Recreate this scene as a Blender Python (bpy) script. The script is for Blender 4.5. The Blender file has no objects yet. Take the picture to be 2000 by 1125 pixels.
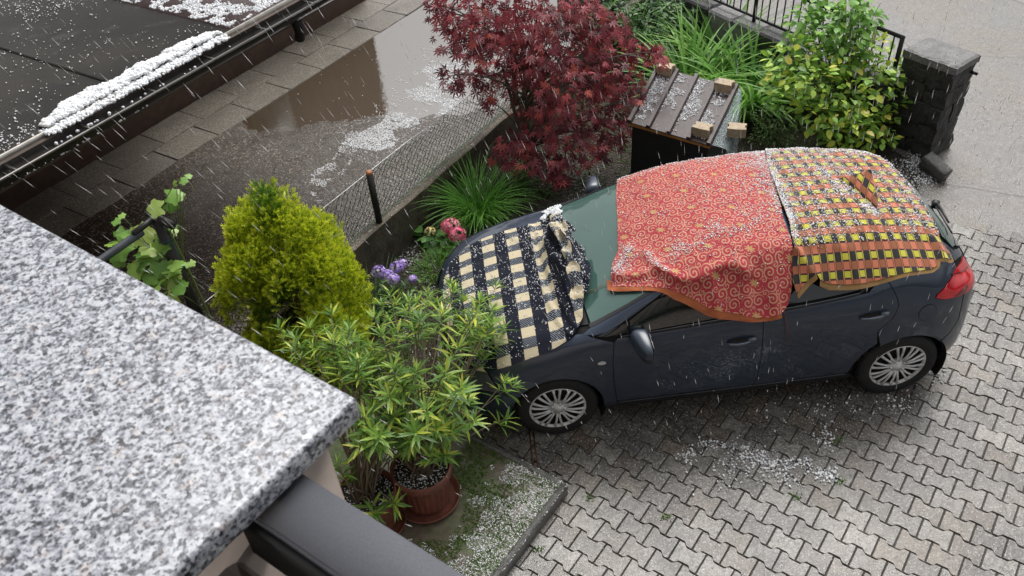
import bpy, bmesh, math, random
import numpy as np
from mathutils import Vector, Matrix
from mathutils.geometry import delaunay_2d_cdt

rng = np.random.default_rng(7)
random.seed(7)
R = math.radians
scene = bpy.context.scene
COL = scene.collection

# ------------------------------------------------------------------ camera
CAM = np.array([-1.8258, -4.9995, 5.2333]); YAW, PIT, ROL, FPX = 0.05495, 0.72177, -0.08103, 1639.8
_f = np.array([math.sin(YAW) * math.cos(PIT), math.cos(YAW) * math.cos(PIT), -math.sin(PIT)])
_r0 = np.array([math.cos(YAW), -math.sin(YAW), 0.0]); _u0 = np.cross(_r0, _f)
_r = _r0 * math.cos(ROL) + _u0 * math.sin(ROL); _u = -_r0 * math.sin(ROL) + _u0 * math.cos(ROL)
cam = bpy.data.cameras.new('camera'); camo = bpy.data.objects.new('camera', cam); COL.objects.link(camo)
camo.matrix_world = Matrix(((_r[0], _u[0], -_f[0], CAM[0]), (_r[1], _u[1], -_f[1], CAM[1]), (_r[2], _u[2], -_f[2], CAM[2]), (0, 0, 0, 1)))
cam.sensor_width = 36.0; cam.lens = FPX / 2000 * 36; cam.clip_end = 400; cam.clip_start = 0.05
cam.dof.use_dof = True; cam.dof.focus_distance = 6.2; cam.dof.aperture_fstop = 11.0
scene.camera = camo

# ------------------------------------------------------------------ sky, sun, exposure
SUN_EL, SUN_ROT = R(58), R(25)
world = bpy.data.worlds.new('World'); scene.world = world; world.use_nodes = True
wn = world.node_tree; wn.nodes.clear()
sky = wn.nodes.new('ShaderNodeTexSky'); sky.sky_type = 'NISHITA'; sky.sun_disc = False
sky.sun_elevation = SUN_EL; sky.sun_rotation = SUN_ROT; sky.air_density = 1.0; sky.dust_density = 6.0; sky.ozone_density = 1.0
hs = wn.nodes.new('ShaderNodeHueSaturation'); hs.inputs['Saturation'].default_value = 0.18
bg = wn.nodes.new('ShaderNodeBackground'); bg.inputs['Strength'].default_value = 0.15
wo = wn.nodes.new('ShaderNodeOutputWorld')
wn.links.new(sky.outputs[0], hs.inputs['Color']); wn.links.new(hs.outputs[0], bg.inputs['Color']); wn.links.new(bg.outputs[0], wo.inputs[0])
sl = bpy.data.lights.new('sun', 'SUN'); sl.energy = 1.3; sl.angle = R(35); sl.color = (1.0, 0.97, 0.93)
so = bpy.data.objects.new('sun', sl); COL.objects.link(so)
_az = SUN_ROT
sdir = Vector((math.sin(_az) * math.cos(SUN_EL), math.cos(_az) * math.cos(SUN_EL), math.sin(SUN_EL)))
so.rotation_euler = sdir.to_track_quat('Z', 'Y').to_euler()
scene.view_settings.view_transform = 'Standard'; scene.view_settings.look = 'None'
scene.view_settings.gamma = 1.0; scene.view_settings.use_curve_mapping = False
scene.view_settings.exposure = 0.22
try:
    scene.cycles.use_denoising = True
    scene.cycles.max_bounces = 6; scene.cycles.transparent_max_bounces = 12
except Exception: pass

# ------------------------------------------------------------------ geometry of the photograph -> points in the place
def ray(px, py): return _f + _r * (px - 1000) / FPX - _u * (py - 562.5) / FPX
def atz(px, py, z=0.0):
    d = ray(px, py); return CAM + d * ((z - CAM[2]) / d[2])
def atp(px, py, base, off=0.0):
    # point of the sight line on the upright plane through base (off metres farther away)
    n = np.array([_f[0], _f[1], 0.0]); n /= np.linalg.norm(n)
    d = ray(px, py); return CAM + d * (((np.array(base) - CAM) @ n + off) / (d @ n))

# ------------------------------------------------------------------ mesh helpers
def mesh(name, v, f, uv=None, smooth=True):
    me = bpy.data.meshes.new(name)
    me.from_pydata(np.asarray(v, float).tolist(), [], f.tolist() if isinstance(f, np.ndarray) else f)
    if smooth: me.polygons.foreach_set('use_smooth', [True] * len(me.polygons))
    if uv is not None:
        l = me.uv_layers.new(name='UVMap'); idx = np.empty(len(me.loops), np.int32); me.loops.foreach_get('vertex_index', idx)
        l.data.foreach_set('uv', np.asarray(uv, np.float32)[idx].ravel())
    me.update(); return me
def link(name, me, m=None, parent=None):
    o = bpy.data.objects.new(name, me); COL.objects.link(o)
    if m is not None and len(me.materials) == 0: me.materials.append(m)
    if parent is not None: o.parent = parent
    return o
def obj(name, vf, m, parent=None, smooth=True, uv=None): return link(name, mesh(name, vf[0], vf[1], uv, smooth), m, parent)
def tag(o, label=None, cat=None, group=None, kind=None):
    if label: o['label'] = label
    if cat: o['category'] = cat
    if group: o['group'] = group
    if kind: o['kind'] = kind
    return o
def thing(name, label, cat, loc=(0, 0, 0), group=None):
    o = bpy.data.objects.new(name, None); o.empty_display_size = 0.1; COL.objects.link(o); o.location = loc
    return tag(o, label, cat, group)
def local(vf, o):  # world vertices -> vertices relative to a thing's base
    return (np.asarray(vf[0], float) - np.array(o.location), vf[1])
class MB:
    def __init__(s): s.v = []; s.f = []; s.n = 0
    def add(s, vf):
        v = np.asarray(vf[0], float); s.v.append(v)
        s.f.extend([[i + s.n for i in q] for q in (vf[1].tolist() if isinstance(vf[1], np.ndarray) else vf[1])]); s.n += len(v); return s
    def get(s): return (np.concatenate(s.v), s.f)
def box(c, s, rot=0.0, bev=0.0):
    # box with chamfered vertical and top edges
    x, y, z = np.array(s) / 2.0; b = min(bev, x * .45, y * .45, z * .9)
    if b <= 0:
        v = np.array([[i, j, k] for k in (-z, z) for i, j in ((-x, -y), (x, -y), (x, y), (-x, y))])
        f = [[0, 3, 2, 1], [4, 5, 6, 7]] + [[i, (i + 1) % 4, (i + 1) % 4 + 4, i + 4] for i in range(4)]
    else:
        def ring(a, c_, zz): return [[-a, -c_ + b, zz], [-a + b, -c_, zz], [a - b, -c_, zz], [a, -c_ + b, zz], [a, c_ - b, zz], [a - b, c_, zz], [-a + b, c_, zz], [-a, c_ - b, zz]]
        v = np.array(ring(x, y, -z) + ring(x, y, z - b) + ring(x - b, y - b, z))
        f = [list(range(7, -1, -1)), list(range(16, 24))]
        for r in (0, 8): f += [[r + i, r + (i + 1) % 8, r + 8 + (i + 1) % 8, r + 8 + i] for i in range(8)]
    ca, sa = math.cos(rot), math.sin(rot)
    v = v @ np.array([[ca, sa, 0], [-sa, ca, 0], [0, 0, 1]]) + np.array(c)
    return v, f
def tube(pts, rad, sides=6, cap=True):
    p = np.asarray(pts, float); n = len(p); rad = np.broadcast_to(np.asarray(rad, float), (n,))
    t = np.gradient(p, axis=0); t /= np.linalg.norm(t, axis=1)[:, None] + 1e-12
    a = np.array([0, 0, 1.0]) if abs(t[0][2]) < .9 else np.array([1.0, 0, 0])
    u = np.cross(t[0], a); u /= np.linalg.norm(u); V = []
    ang = np.arange(sides) * 2 * math.pi / sides
    for i in range(n):
        u = u - t[i] * (u @ t[i]); u /= np.linalg.norm(u) + 1e-12; w = np.cross(t[i], u)
        V.append(p[i] + rad[i] * (np.cos(ang)[:, None] * u + np.sin(ang)[:, None] * w))
    f = [[i * sides + k, i * sides + (k + 1) % sides, (i + 1) * sides + (k + 1) % sides, (i + 1) * sides + k] for i in range(n - 1) for k in range(sides)]
    if cap: f += [list(range(sides - 1, -1, -1)), list(range((n - 1) * sides, n * sides))]
    return np.concatenate(V), f
def lathe(prof, seg=32, axis='z'):
    v = []; n = len(prof)
    for k in range(seg):
        a = 2 * math.pi * k / seg; c, s = math.cos(a), math.sin(a)
        for r, h in prof: v.append((r * c, r * s, h) if axis == 'z' else (r * c, h, r * s))
    f = [[k * n + i, ((k + 1) % seg) * n + i, ((k + 1) % seg) * n + i + 1, k * n + i + 1] for k in range(seg) for i in range(n - 1)]
    if axis != 'z': f = [q[::-1] for q in f]
    return np.array(v), f
def grid(x0, x1, y0, y1, nx, ny):
    X, Y = np.meshgrid(np.linspace(x0, x1, nx), np.linspace(y0, y1, ny)); i = np.arange(nx * ny).reshape(ny, nx)
    f = np.stack([i[:-1, :-1], i[:-1, 1:], i[1:, 1:], i[1:, :-1]], -1).reshape(-1, 4)
    return X.ravel(), Y.ravel(), f
def prism(poly, z0, z1):
    n = len(poly); v = [(x, y, z0) for x, y in poly] + [(x, y, z1) for x, y in poly]
    return np.array(v, float), [list(range(n - 1, -1, -1)), list(range(n, 2 * n))] + [[i, (i + 1) % n, (i + 1) % n + n, i + n] for i in range(n)]
# numpy value noise
def _h(i, j, k, s):
    n = (i * 374761393 + j * 668265263 + k * 2147483647 + s * 1274126177) & 0xffffffff
    n = ((n ^ (n >> 13)) * 1274126177) & 0xffffffff
    return ((n ^ (n >> 16)) & 0xffff) / 65535.0
def vnoise(x, y, z=0.0, seed=0):
    x, y, z = np.broadcast_arrays(np.asarray(x, float), np.asarray(y, float), np.asarray(z, float))
    xi, yi, zi = [np.floor(a).astype(np.int64) for a in (x, y, z)]; fx, fy, fz = x - xi, y - yi, z - zi
    fx, fy, fz = [a * a * (3 - 2 * a) for a in (fx, fy, fz)]
    o = 0
    for dz in (0, 1):
        for dy in (0, 1):
            for dx in (0, 1):
                o = o + _h(xi + dx, yi + dy, zi + dz, seed) * (fx if dx else 1 - fx) * (fy if dy else 1 - fy) * (fz if dz else 1 - fz)
    return o
def fbm(x, y, z=0.0, oct=4, seed=0):
    x, y = np.asarray(x, float), np.asarray(y, float); z = np.asarray(z, float)
    o = 0; a = .5; t = 0
    for k in range(oct): o = o + a * vnoise(x, y, z, seed + k * 17); t += a; a *= .5; x = x * 2.03; y = y * 2.03; z = z * 2.03
    return o / t
def stamp(tv, tf, P, M):
    # copies of one template shape: P (n,3) positions, M (n,3,3) frames (columns = axes, scale included)
    tv = np.asarray(tv, float); n = len(P)
    V = np.einsum('nij,kj->nki', M, tv) + P[:, None, :]
    L = {}
    for q in tf: L.setdefault(len(q), []).append(q)
    F = []
    for k, q in L.items():
        q = np.array(q); F.extend((q[None] + (np.arange(n) * len(tv))[:, None, None]).reshape(-1, k).tolist())
    return V.reshape(-1, 3), F
def frames(D, U, scale):
    # frames with local y along D and local z near U
    D = D / (np.linalg.norm(D, axis=1)[:, None] + 1e-9); X = np.cross(D, U); X /= np.linalg.norm(X, axis=1)[:, None] + 1e-9
    Z = np.cross(X, D); s = np.asarray(scale, float)
    if s.ndim == 1: s = np.repeat(s[:, None], 3, 1)
    return np.stack([X * s[:, :1], D * s[:, 1:2], Z * s[:, 2:]], -1)
def unit(n):
    v = rng.normal(size=(n, 3)); return v / np.linalg.norm(v, axis=1)[:, None]

# ------------------------------------------------------------------ material helpers
class G:
    def __init__(s, name):
        s.m = bpy.data.materials.new(name); s.m.use_nodes = True; s.t = s.m.node_tree; s.t.nodes.clear()
        s.out = s.t.nodes.new('ShaderNodeOutputMaterial'); s.b = s.t.nodes.new('ShaderNodeBsdfPrincipled')
        s.t.links.new(s.b.outputs[0], s.out.inputs[0])
    def n(s, typ, **kw):
        nd = s.t.nodes.new('ShaderNode' + typ)
        for k, v in kw.items(): setattr(nd, k, v)
        return nd
    def put(s, sock, v):
        if v is None: return
        if hasattr(v, 'is_output'): s.t.links.new(v, sock)
        elif isinstance(v, (tuple, list)):
            v = tuple(v); L = len(sock.default_value)
            sock.default_value = v if len(v) == L else v + (1.0,)
        else: sock.default_value = v
    def math(s, op, a, b=None, c=None):
        nd = s.n('Math', operation=op)
        for i, v in enumerate((a, b, c)): s.put(nd.inputs[i], v)
        return nd.outputs[0]
    def pos(s): return s.n('NewGeometry').outputs['Position']
    def tc(s, k='Object'): return s.n('TexCoord').outputs[k]
    def sep(s, v):
        nd = s.n('SeparateXYZ'); s.put(nd.inputs[0], v); return nd.outputs[0], nd.outputs[1], nd.outputs[2]
    def comb(s, x, y, z=0.0):
        nd = s.n('CombineXYZ'); s.put(nd.inputs[0], x); s.put(nd.inputs[1], y); s.put(nd.inputs[2], z); return nd.outputs[0]
    def vscale(s, v, sc):
        nd = s.n('VectorMath', operation='MULTIPLY'); s.put(nd.inputs[0], v); s.put(nd.inputs[1], sc); return nd.outputs[0]
    def noise(s, v, scale, detail=4, rough=.55, col=False, dist=0.0):
        nd = s.n('TexNoise'); s.put(nd.inputs['Vector'], v); nd.inputs['Scale'].default_value = scale; nd.inputs['Detail'].default_value = detail
        nd.inputs['Roughness'].default_value = rough; nd.inputs['Distortion'].default_value = dist
        return nd.outputs['Color' if col else 'Fac']
    def vor(s, v, scale, feat='F1', out='Distance', rnd=1.0):
        nd = s.n('TexVoronoi', feature=feat); s.put(nd.inputs['Vector'], v); nd.inputs['Scale'].default_value = scale; nd.inputs['Randomness'].default_value = rnd
        return nd.outputs[out]
    def ramp(s, f, stops, interp='LINEAR'):
        nd = s.n('ValToRGB'); nd.color_ramp.interpolation = interp; e = nd.color_ramp.elements
        while len(e) < len(stops): e.new(0.5)
        for i, (p, c) in enumerate(stops):
            e[i].position = p; e[i].color = (c, c, c, 1) if isinstance(c, (int, float)) else tuple(c) + (1,)
        s.put(nd.inputs[0], f); return nd.outputs[0]
    def mix(s, f, a, b, mode='MIX'):
        nd = s.n('Mix', data_type='RGBA', blend_type=mode); s.put(nd.inputs[0], f); s.put(nd.inputs[6], a); s.put(nd.inputs[7], b); return nd.outputs[2]
    def bump(s, h, strength=.3, dist=.01, normal=None):
        nd = s.n('Bump'); nd.inputs['Strength'].default_value = strength; nd.inputs['Distance'].default_value = dist; s.put(nd.inputs['Height'], h)
        if normal is not None: s.put(nd.inputs['Normal'], normal)
        return nd.outputs[0]
    def rnd(s, part=True): return s.n('ObjectInfo').outputs['Random'] if part else s.n('NewGeometry').outputs['Random Per Island']
    def set(s, **kw):
        K = dict(base='Base Color', rough='Roughness', metal='Metallic', spec='Specular IOR Level', ior='IOR', normal='Normal', coat='Coat Weight', coatr='Coat Roughness', alpha='Alpha', trans='Transmission Weight', sheen='Sheen Weight', sss='Subsurface Weight')
        for k, v in kw.items(): s.put(s.b.inputs[K[k]], v)
        return s.m
def plain(name, base, rough=.5, **kw):
    g = G(name); p = g.pos(); nz = g.noise(p, 9.0, 5)
    dk = tuple(c * .72 for c in base); lt = tuple(min(1, c * 1.22) for c in base)
    rr = g.math('ADD', g.math('MULTIPLY', g.noise(p, 35.0, 3), .16), max(rough - .08, 0.0))
    return g.set(base=g.ramp(nz, [(.3, dk), (.7, lt)]), rough=rr, **kw)
# ------------------------------------------------------------------ the car's body surface S(x, v): v = 0 sill ... 4 belt line, 5 roof rail, 7 centre line
XS = np.array([-2.19, -2.165, -2.11, -2.02, -1.88, -1.66, -1.40, -1.16, -1.06, -.92, -.60, -.25, .0, .40, .85, 1.2, 1.45, 1.60, 1.72, 1.825, 1.89, 1.95, 2.00])
TY = np.array([  # half widths of the eight control lines
 [.05, .30, .46, .60, .72, .785, .80, .80, .80, .80, .80, .80, .80, .80, .80, .80, .79, .77, .73, .67, .60, .50, .38],
 [.06, .38, .56, .70, .815, .862, .868, .868, .868, .868, .868, .868, .868, .868, .868, .868, .862, .842, .80, .74, .66, .55, .42],
 [.06, .39, .58, .72, .835, .880, .886, .884, .884, .884, .884, .884, .884, .884, .884, .886, .878, .855, .81, .745, .665, .55, .42],
 [.05, .35, .54, .69, .80, .858, .874, .878, .878, .880, .880, .880, .880, .880, .878, .872, .855, .82, .765, .69, .60, .50, .38],
 [.04, .30, .48, .62, .735, .795, .825, .838, .840, .842, .846, .846, .846, .842, .826, .795, .755, .715, .66, .575, .49, .38, .27],
 [.03, .26, .42, .56, .665, .72, .745, .755, .755, .735, .690, .640, .625, .620, .610, .590, .565, .545, .525, .475, .41, .32, .22],
 [.02, .14, .24, .34, .42, .46, .47, .47, .47, .46, .44, .41, .40, .395, .39, .375, .36, .345, .33, .30, .26, .20, .14],
 [0] * 23])
TZ = np.array([
 [.34, .26, .21, .19, .18, .18, .18, .18, .18, .18, .18, .18, .18, .18, .18, .18, .19, .21, .24, .27, .30, .34, .38],
 [.40, .34, .31, .30, .30, .30, .30, .30, .30, .30, .30, .30, .30, .30, .30, .30, .31, .32, .34, .36, .38, .40, .43],
 [.46, .45, .46, .47, .50, .53, .55, .55, .55, .55, .55, .55, .55, .56, .57, .58, .59, .60, .60, .60, .60, .60, .60],
 [.53, .58, .62, .66, .71, .76, .80, .83, .84, .85, .87, .88, .89, .90, .92, .94, .95, .955, .95, .93, .90, .85, .80],
 [.58, .66, .71, .755, .80, .855, .905, .955, .975, .985, 1.005, 1.03, 1.045, 1.07, 1.11, 1.18, 1.17, 1.10, 1.05, 1.01, .97, .91, .85],
 [.60, .69, .745, .79, .84, .90, .955, 1.00, 1.03, 1.085, 1.23, 1.355, 1.395, 1.41, 1.395, 1.36, 1.315, 1.25, 1.155, 1.06, 1.00, .93, .87],
 [.62, .705, .77, .825, .88, .945, .995, 1.03, 1.06, 1.12, 1.27, 1.405, 1.455, 1.47, 1.455, 1.42, 1.375, 1.315, 1.215, 1.10, 1.02, .94, .88],
 [.62, .71, .78, .835, .89, .955, 1.00, 1.035, 1.07, 1.13, 1.285, 1.42, 1.47, 1.487, 1.472, 1.435, 1.39, 1.33, 1.23, 1.11, 1.025, .94, .88]])
def _pchip(xs, ys, x):
    h = np.diff(xs); d = np.diff(ys) / h; m = np.zeros(len(xs)); m[0], m[-1] = d[0], d[-1]
    for i in range(1, len(xs) - 1):
        if d[i - 1] * d[i] > 0:
            w1, w2 = 2 * h[i] + h[i - 1], h[i] + 2 * h[i - 1]; m[i] = (w1 + w2) / (w1 / d[i - 1] + w2 / d[i])
    x = np.clip(x, xs[0], xs[-1]); i = np.clip(np.searchsorted(xs, x) - 1, 0, len(xs) - 2); t = (x - xs[i]) / h[i]
    return ys[i] * (1 + 2 * t) * (1 - t) ** 2 + m[i] * h[i] * t * (1 - t) ** 2 + ys[i + 1] * t * t * (3 - 2 * t) + m[i + 1] * h[i] * t * t * (t - 1)
CARY = 0.0
_FX = np.linspace(XS[0], XS[-1], 1200)
_PY = np.array([_pchip(XS, r, _FX) for r in TY]); _PZ = np.array([_pchip(XS, r, _FX) for r in TZ])
_PY = np.vstack([_PY, -_PY[6:7]]); _PZ = np.vstack([_PZ, _PZ[6:7]])
_PY = np.vstack([2 * _PY[0:1] - _PY[1:2], _PY]); _PZ = np.vstack([2 * _PZ[0:1] - _PZ[1:2], _PZ])
TEN = np.array([.5, .5, .5, .5, .5, .30, .30, .5, .5, .5])  # tangent length per control line (row 0 is the phantom): tight at belt and rail
def S(x, v, side=-1.0):
    x = np.asarray(x, float); v = np.asarray(v, float); x, v = np.broadcast_arrays(x, v); sh = x.shape; x = x.ravel(); v = np.clip(v.ravel(), 0, 7)
    t = (np.clip(x, XS[0], XS[-1]) - XS[0]) / (XS[-1] - XS[0]) * 1199; i0 = np.clip(t.astype(int), 0, 1198); fx = t - i0
    k = np.clip(v.astype(int), 0, 6); w = v - k
    def P(A, kk): return A[kk, i0] * (1 - fx) + A[kk, i0 + 1] * fx
    o = []
    for A in (_PY, _PZ):
        p0, p1, p2, p3 = P(A, k), P(A, k + 1), P(A, k + 2), P(A, k + 3)
        m1, m2 = (p2 - p0) * TEN[k + 1], (p3 - p1) * TEN[k + 2]
        o.append(p1 * (1 + 2 * w) * (1 - w) ** 2 + m1 * w * (1 - w) ** 2 + p2 * w * w * (3 - 2 * w) + m2 * w * w * (w - 1))
    return np.stack([x, side * o[0] + CARY, o[1]], -1).reshape(sh + (3,))
_VG = np.linspace(0, 7, 281)
def v_of_z(x, z):  # side of the body: height -> v
    x = np.asarray(x, float); z = np.asarray(z, float); out = np.empty(len(x))
    for i in range(len(x)):
        zz = S(np.full(201, x[i]), _VG[:201])[:, 2]; out[i] = np.interp(z[i], np.maximum.accumulate(zz), _VG[:201])
    return out
def v_of_y(x, y):  # top of the body: half width -> v
    out = np.empty(len(x))
    for i in range(len(x)):
        yy = np.abs(S(np.full(161, x[i]), _VG[120:])[:, 1] - CARY); out[i] = np.interp(-abs(y[i]), -yy, _VG[120:])
    return out
def S_normal(x, v, side=-1.0):
    e = 1e-3; a = S(x + e, v, side) - S(x - e, v, side); vv = np.clip(v, .002, 6.998); b = S(x, vv + 2e-3, side) - S(x, vv - 2e-3, side)
    n = np.cross(a, b); n /= np.linalg.norm(n, axis=-1)[..., None] + 1e-12
    return -n if side > 0 else n
# ------------------------------------------------------------------ car materials
def paint():
    g = G('car_paint'); p = g.pos()
    fl = g.vor(p, 900.0, out='Color'); sp = g.math('MULTIPLY', g.sep(fl)[0], .06)
    base = g.mix(sp, (.032, .049, .082), (.18, .235, .32))
    drops = g.ramp(g.vor(p, 75.0), [(.0, 1.0), (.28, 0.0)]); msk = g.ramp(g.noise(p, 14.0, 3), [(.45, 0), (.6, 1)])
    nm = g.bump(g.math('MULTIPLY', drops, msk), .25, .004)
    return g.set(base=base, metal=.55, rough=.36, coat=1.0, coatr=.03, normal=nm)
def glass(name, base, rough=.03):
    g = G(name); p = g.pos(); drops = g.ramp(g.vor(p, 60.0), [(.0, 1.0), (.3, 0.0)]); msk = g.ramp(g.noise(p, 10.0, 3), [(.5, 0), (.62, 1)])
    b = g.mix(g.noise(p, 3.5, 3), tuple(c * .85 for c in base), tuple(c * 1.15 for c in base))
    return g.set(base=b, rough=rough, ior=1.52, coat=.6, coatr=.02, normal=g.bump(g.math('MULTIPLY', drops, msk), .12, .003))
M_PAINT = paint()
M_WS = glass('windscreen_glass', (.055, .115, .098)); M_GLASS = glass('side_glass', (.006, .010, .010)); M_RG = glass('rear_glass', (.05, .09, .08))
M_BLACK = plain('black_plastic', (.012, .012, .013), .45); M_DARK = plain('underbody_black', (.006, .006, .006), .9); M_RUB = plain('tyre_rubber', (.013, .013, .014), .72)
M_ALLOY = plain('wheel_cover_silver', (.68, .69, .70), .3, metal=.2); M_CHROME = plain('bright_trim', (.6, .62, .65), .18, metal=.9)
M_LAMP = plain('headlight_glass', (.10, .11, .12), .06, coat=1.0); M_STRIP = plain('dull_trim', (.16, .18, .21), .3, metal=.6); M_RED = plain('red_lens', (.52, .008, .016), .06, coat=1.0, coatr=.03); M_REDD = plain('dark_red_lens', (.16, .004, .01), .08, coat=1.0); M_CLEAR = plain('clear_lens', (.62, .62, .6), .1, coat=1.0)
M_HANDLE = plain('handle_sky_tint', (.10, .125, .165), .2, metal=.45, coat=1.0)  # body paint made paler: the sky's reflection is put into the colour

def dens(poly, step, closed=True):
    o = []; n = len(poly)
    for i in range(n if closed else n - 1):
        a, b = np.array(poly[i], float), np.array(poly[(i + 1) % n], float); k = max(1, int(math.ceil(np.linalg.norm(b - a) / step)))
        o += [a + (b - a) * j / k for j in range(k)]
    if not closed: o.append(np.array(poly[-1], float))
    return np.array(o)
def inset(p, d):
    a = np.roll(p, 1, 0); b = np.roll(p, -1, 0); t1 = p - a; t2 = b - p
    t1 /= np.linalg.norm(t1, axis=1)[:, None] + 1e-9; t2 /= np.linalg.norm(t2, axis=1)[:, None] + 1e-9
    area = np.sum(p[:, 0] * b[:, 1] - b[:, 0] * p[:, 1]); s = 1 if area > 0 else -1
    n1 = np.stack([-t1[:, 1], t1[:, 0]], 1) * s; n2 = np.stack([-t2[:, 1], t2[:, 0]], 1) * s
    m = n1 + n2; den = np.maximum(1 + np.sum(n1 * n2, 1), .35)
    return p + m / den[:, None] * d
def inside(P, poly):
    x, y = P[:, 0], P[:, 1]; c = np.zeros(len(P), bool); n = len(poly); j = n - 1
    for i in range(n):
        xi, yi = poly[i]; xj, yj = poly[j]
        k = ((yi > y) != (yj > y)) & (x < (xj - xi) * (y - yi) / (yj - yi + 1e-15) + xi); c ^= k; j = i
    return c
def fill(poly, step):
    # triangulated polygon with interior points; returns 2D verts, tris, boundary count
    nb = len(poly); lo, hi = poly.min(0), poly.max(0)
    X, Y = np.meshgrid(np.arange(lo[0] + step * .5, hi[0], step), np.arange(lo[1] + step * .5, hi[1], step)); Q = np.stack([X.ravel(), Y.ravel()], 1)
    if len(Q):
        Q = Q[inside(Q, poly)]
        if len(Q):
            d = np.full(len(Q), 9.0)
            for i in range(0, nb): d = np.minimum(d, np.hypot(Q[:, 0] - poly[i, 0], Q[:, 1] - poly[i, 1]))
            Q = Q[d > step * .55]
    A = np.concatenate([poly, Q]) if len(Q) else poly
    r = delaunay_2d_cdt([Vector(q) for q in A], [(i, (i + 1) % nb) for i in range(nb)], [], 1, 1e-7)
    V = np.array([tuple(q) for q in r[0]]); T = [list(t) for t in r[2]]
    cnt = {}
    for t in T:
        for i in range(3): e = (t[i], t[(i + 1) % 3]); cnt[e] = cnt.get(e, 0) + 1
    bd = [e for e in cnt if (e[1], e[0]) not in cnt]
    return V, T, bd
def panel(name, poly, dom, side, m, parent, gap=.0025, off=0.0, step=.05, flange=.012, thing_part=True):
    p = dens(poly, .022); p = inset(p, gap); V, T, bd = fill(p, step)
    if dom == 'xz': x = V[:, 0]; v = v_of_z(x, V[:, 1]); sd = np.full(len(x), float(side))
    elif dom == 'xv': x = V[:, 0]; v = V[:, 1]; sd = np.full(len(x), float(side))
    else: x = V[:, 0]; v = v_of_y(x, V[:, 1]); sd = np.where(V[:, 1] < 0, -1.0, 1.0)
    P = np.empty((len(x), 3)); N = np.empty((len(x), 3))
    for s in (-1.0, 1.0):
        k = sd == s
        if k.any(): P[k] = S(x[k], v[k], s); N[k] = S_normal(x[k], v[k], s)
    P = P + N * off
    t0 = T[len(T) // 2]; nn = np.cross(P[t0[1]] - P[t0[0]], P[t0[2]] - P[t0[0]])
    flip = nn @ N[t0[0]] < 0
    if flip: T = [t[::-1] for t in T]; bd = [(b, a) for a, b in bd]
    return shell(name, P, N, T, bd, flange, m, parent)
def shell(name, P, N, T, bd, flange, m, parent, uv=None, normals=True):
    # a sheet with a turned-in edge and exact surface normals
    n = len(P); bv = sorted({a for e in bd for a in e}); ix = {a: n + k for k, a in enumerate(bv)}; nb = len(bv)
    V = np.concatenate([P, P[bv], P[bv] - N[bv] * flange])
    F = list(T) + [[ix[b], ix[b] + nb, ix[a] + nb, ix[a]][::-1] if False else [ix[a], ix[a] + nb, ix[b] + nb, ix[b]] for a, b in bd]
    me = mesh(name, V, F, smooth=True, uv=None if uv is None else np.concatenate([uv, uv[bv], uv[bv]]))
    if normals:
        en = np.zeros((nb, 3)); c = P.mean(0); e = P[bv] - c; e -= N[bv] * (e * N[bv]).sum(1)[:, None]; en = e / (np.linalg.norm(e, axis=1)[:, None] + 1e-9)
        me.normals_split_custom_set_from_vertices(np.concatenate([N, en, en]).tolist())
    return link(name, me, m, parent)
def arc(cx, cz, r, a0, a1, n=18): return [(cx + r * math.cos(R(a0 + (a1 - a0) * i / n)), cz + r * math.sin(R(a0 + (a1 - a0) * i / n))) for i in range(n + 1)]
def zat(x, v): return float(S(np.array([x]), np.array([float(v)]))[0, 2])
def line_v(x0, x1, v, n=10, dz=0.0): return [(x, zat(x, v) + dz) for x in np.linspace(x0, x1, n)]

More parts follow.
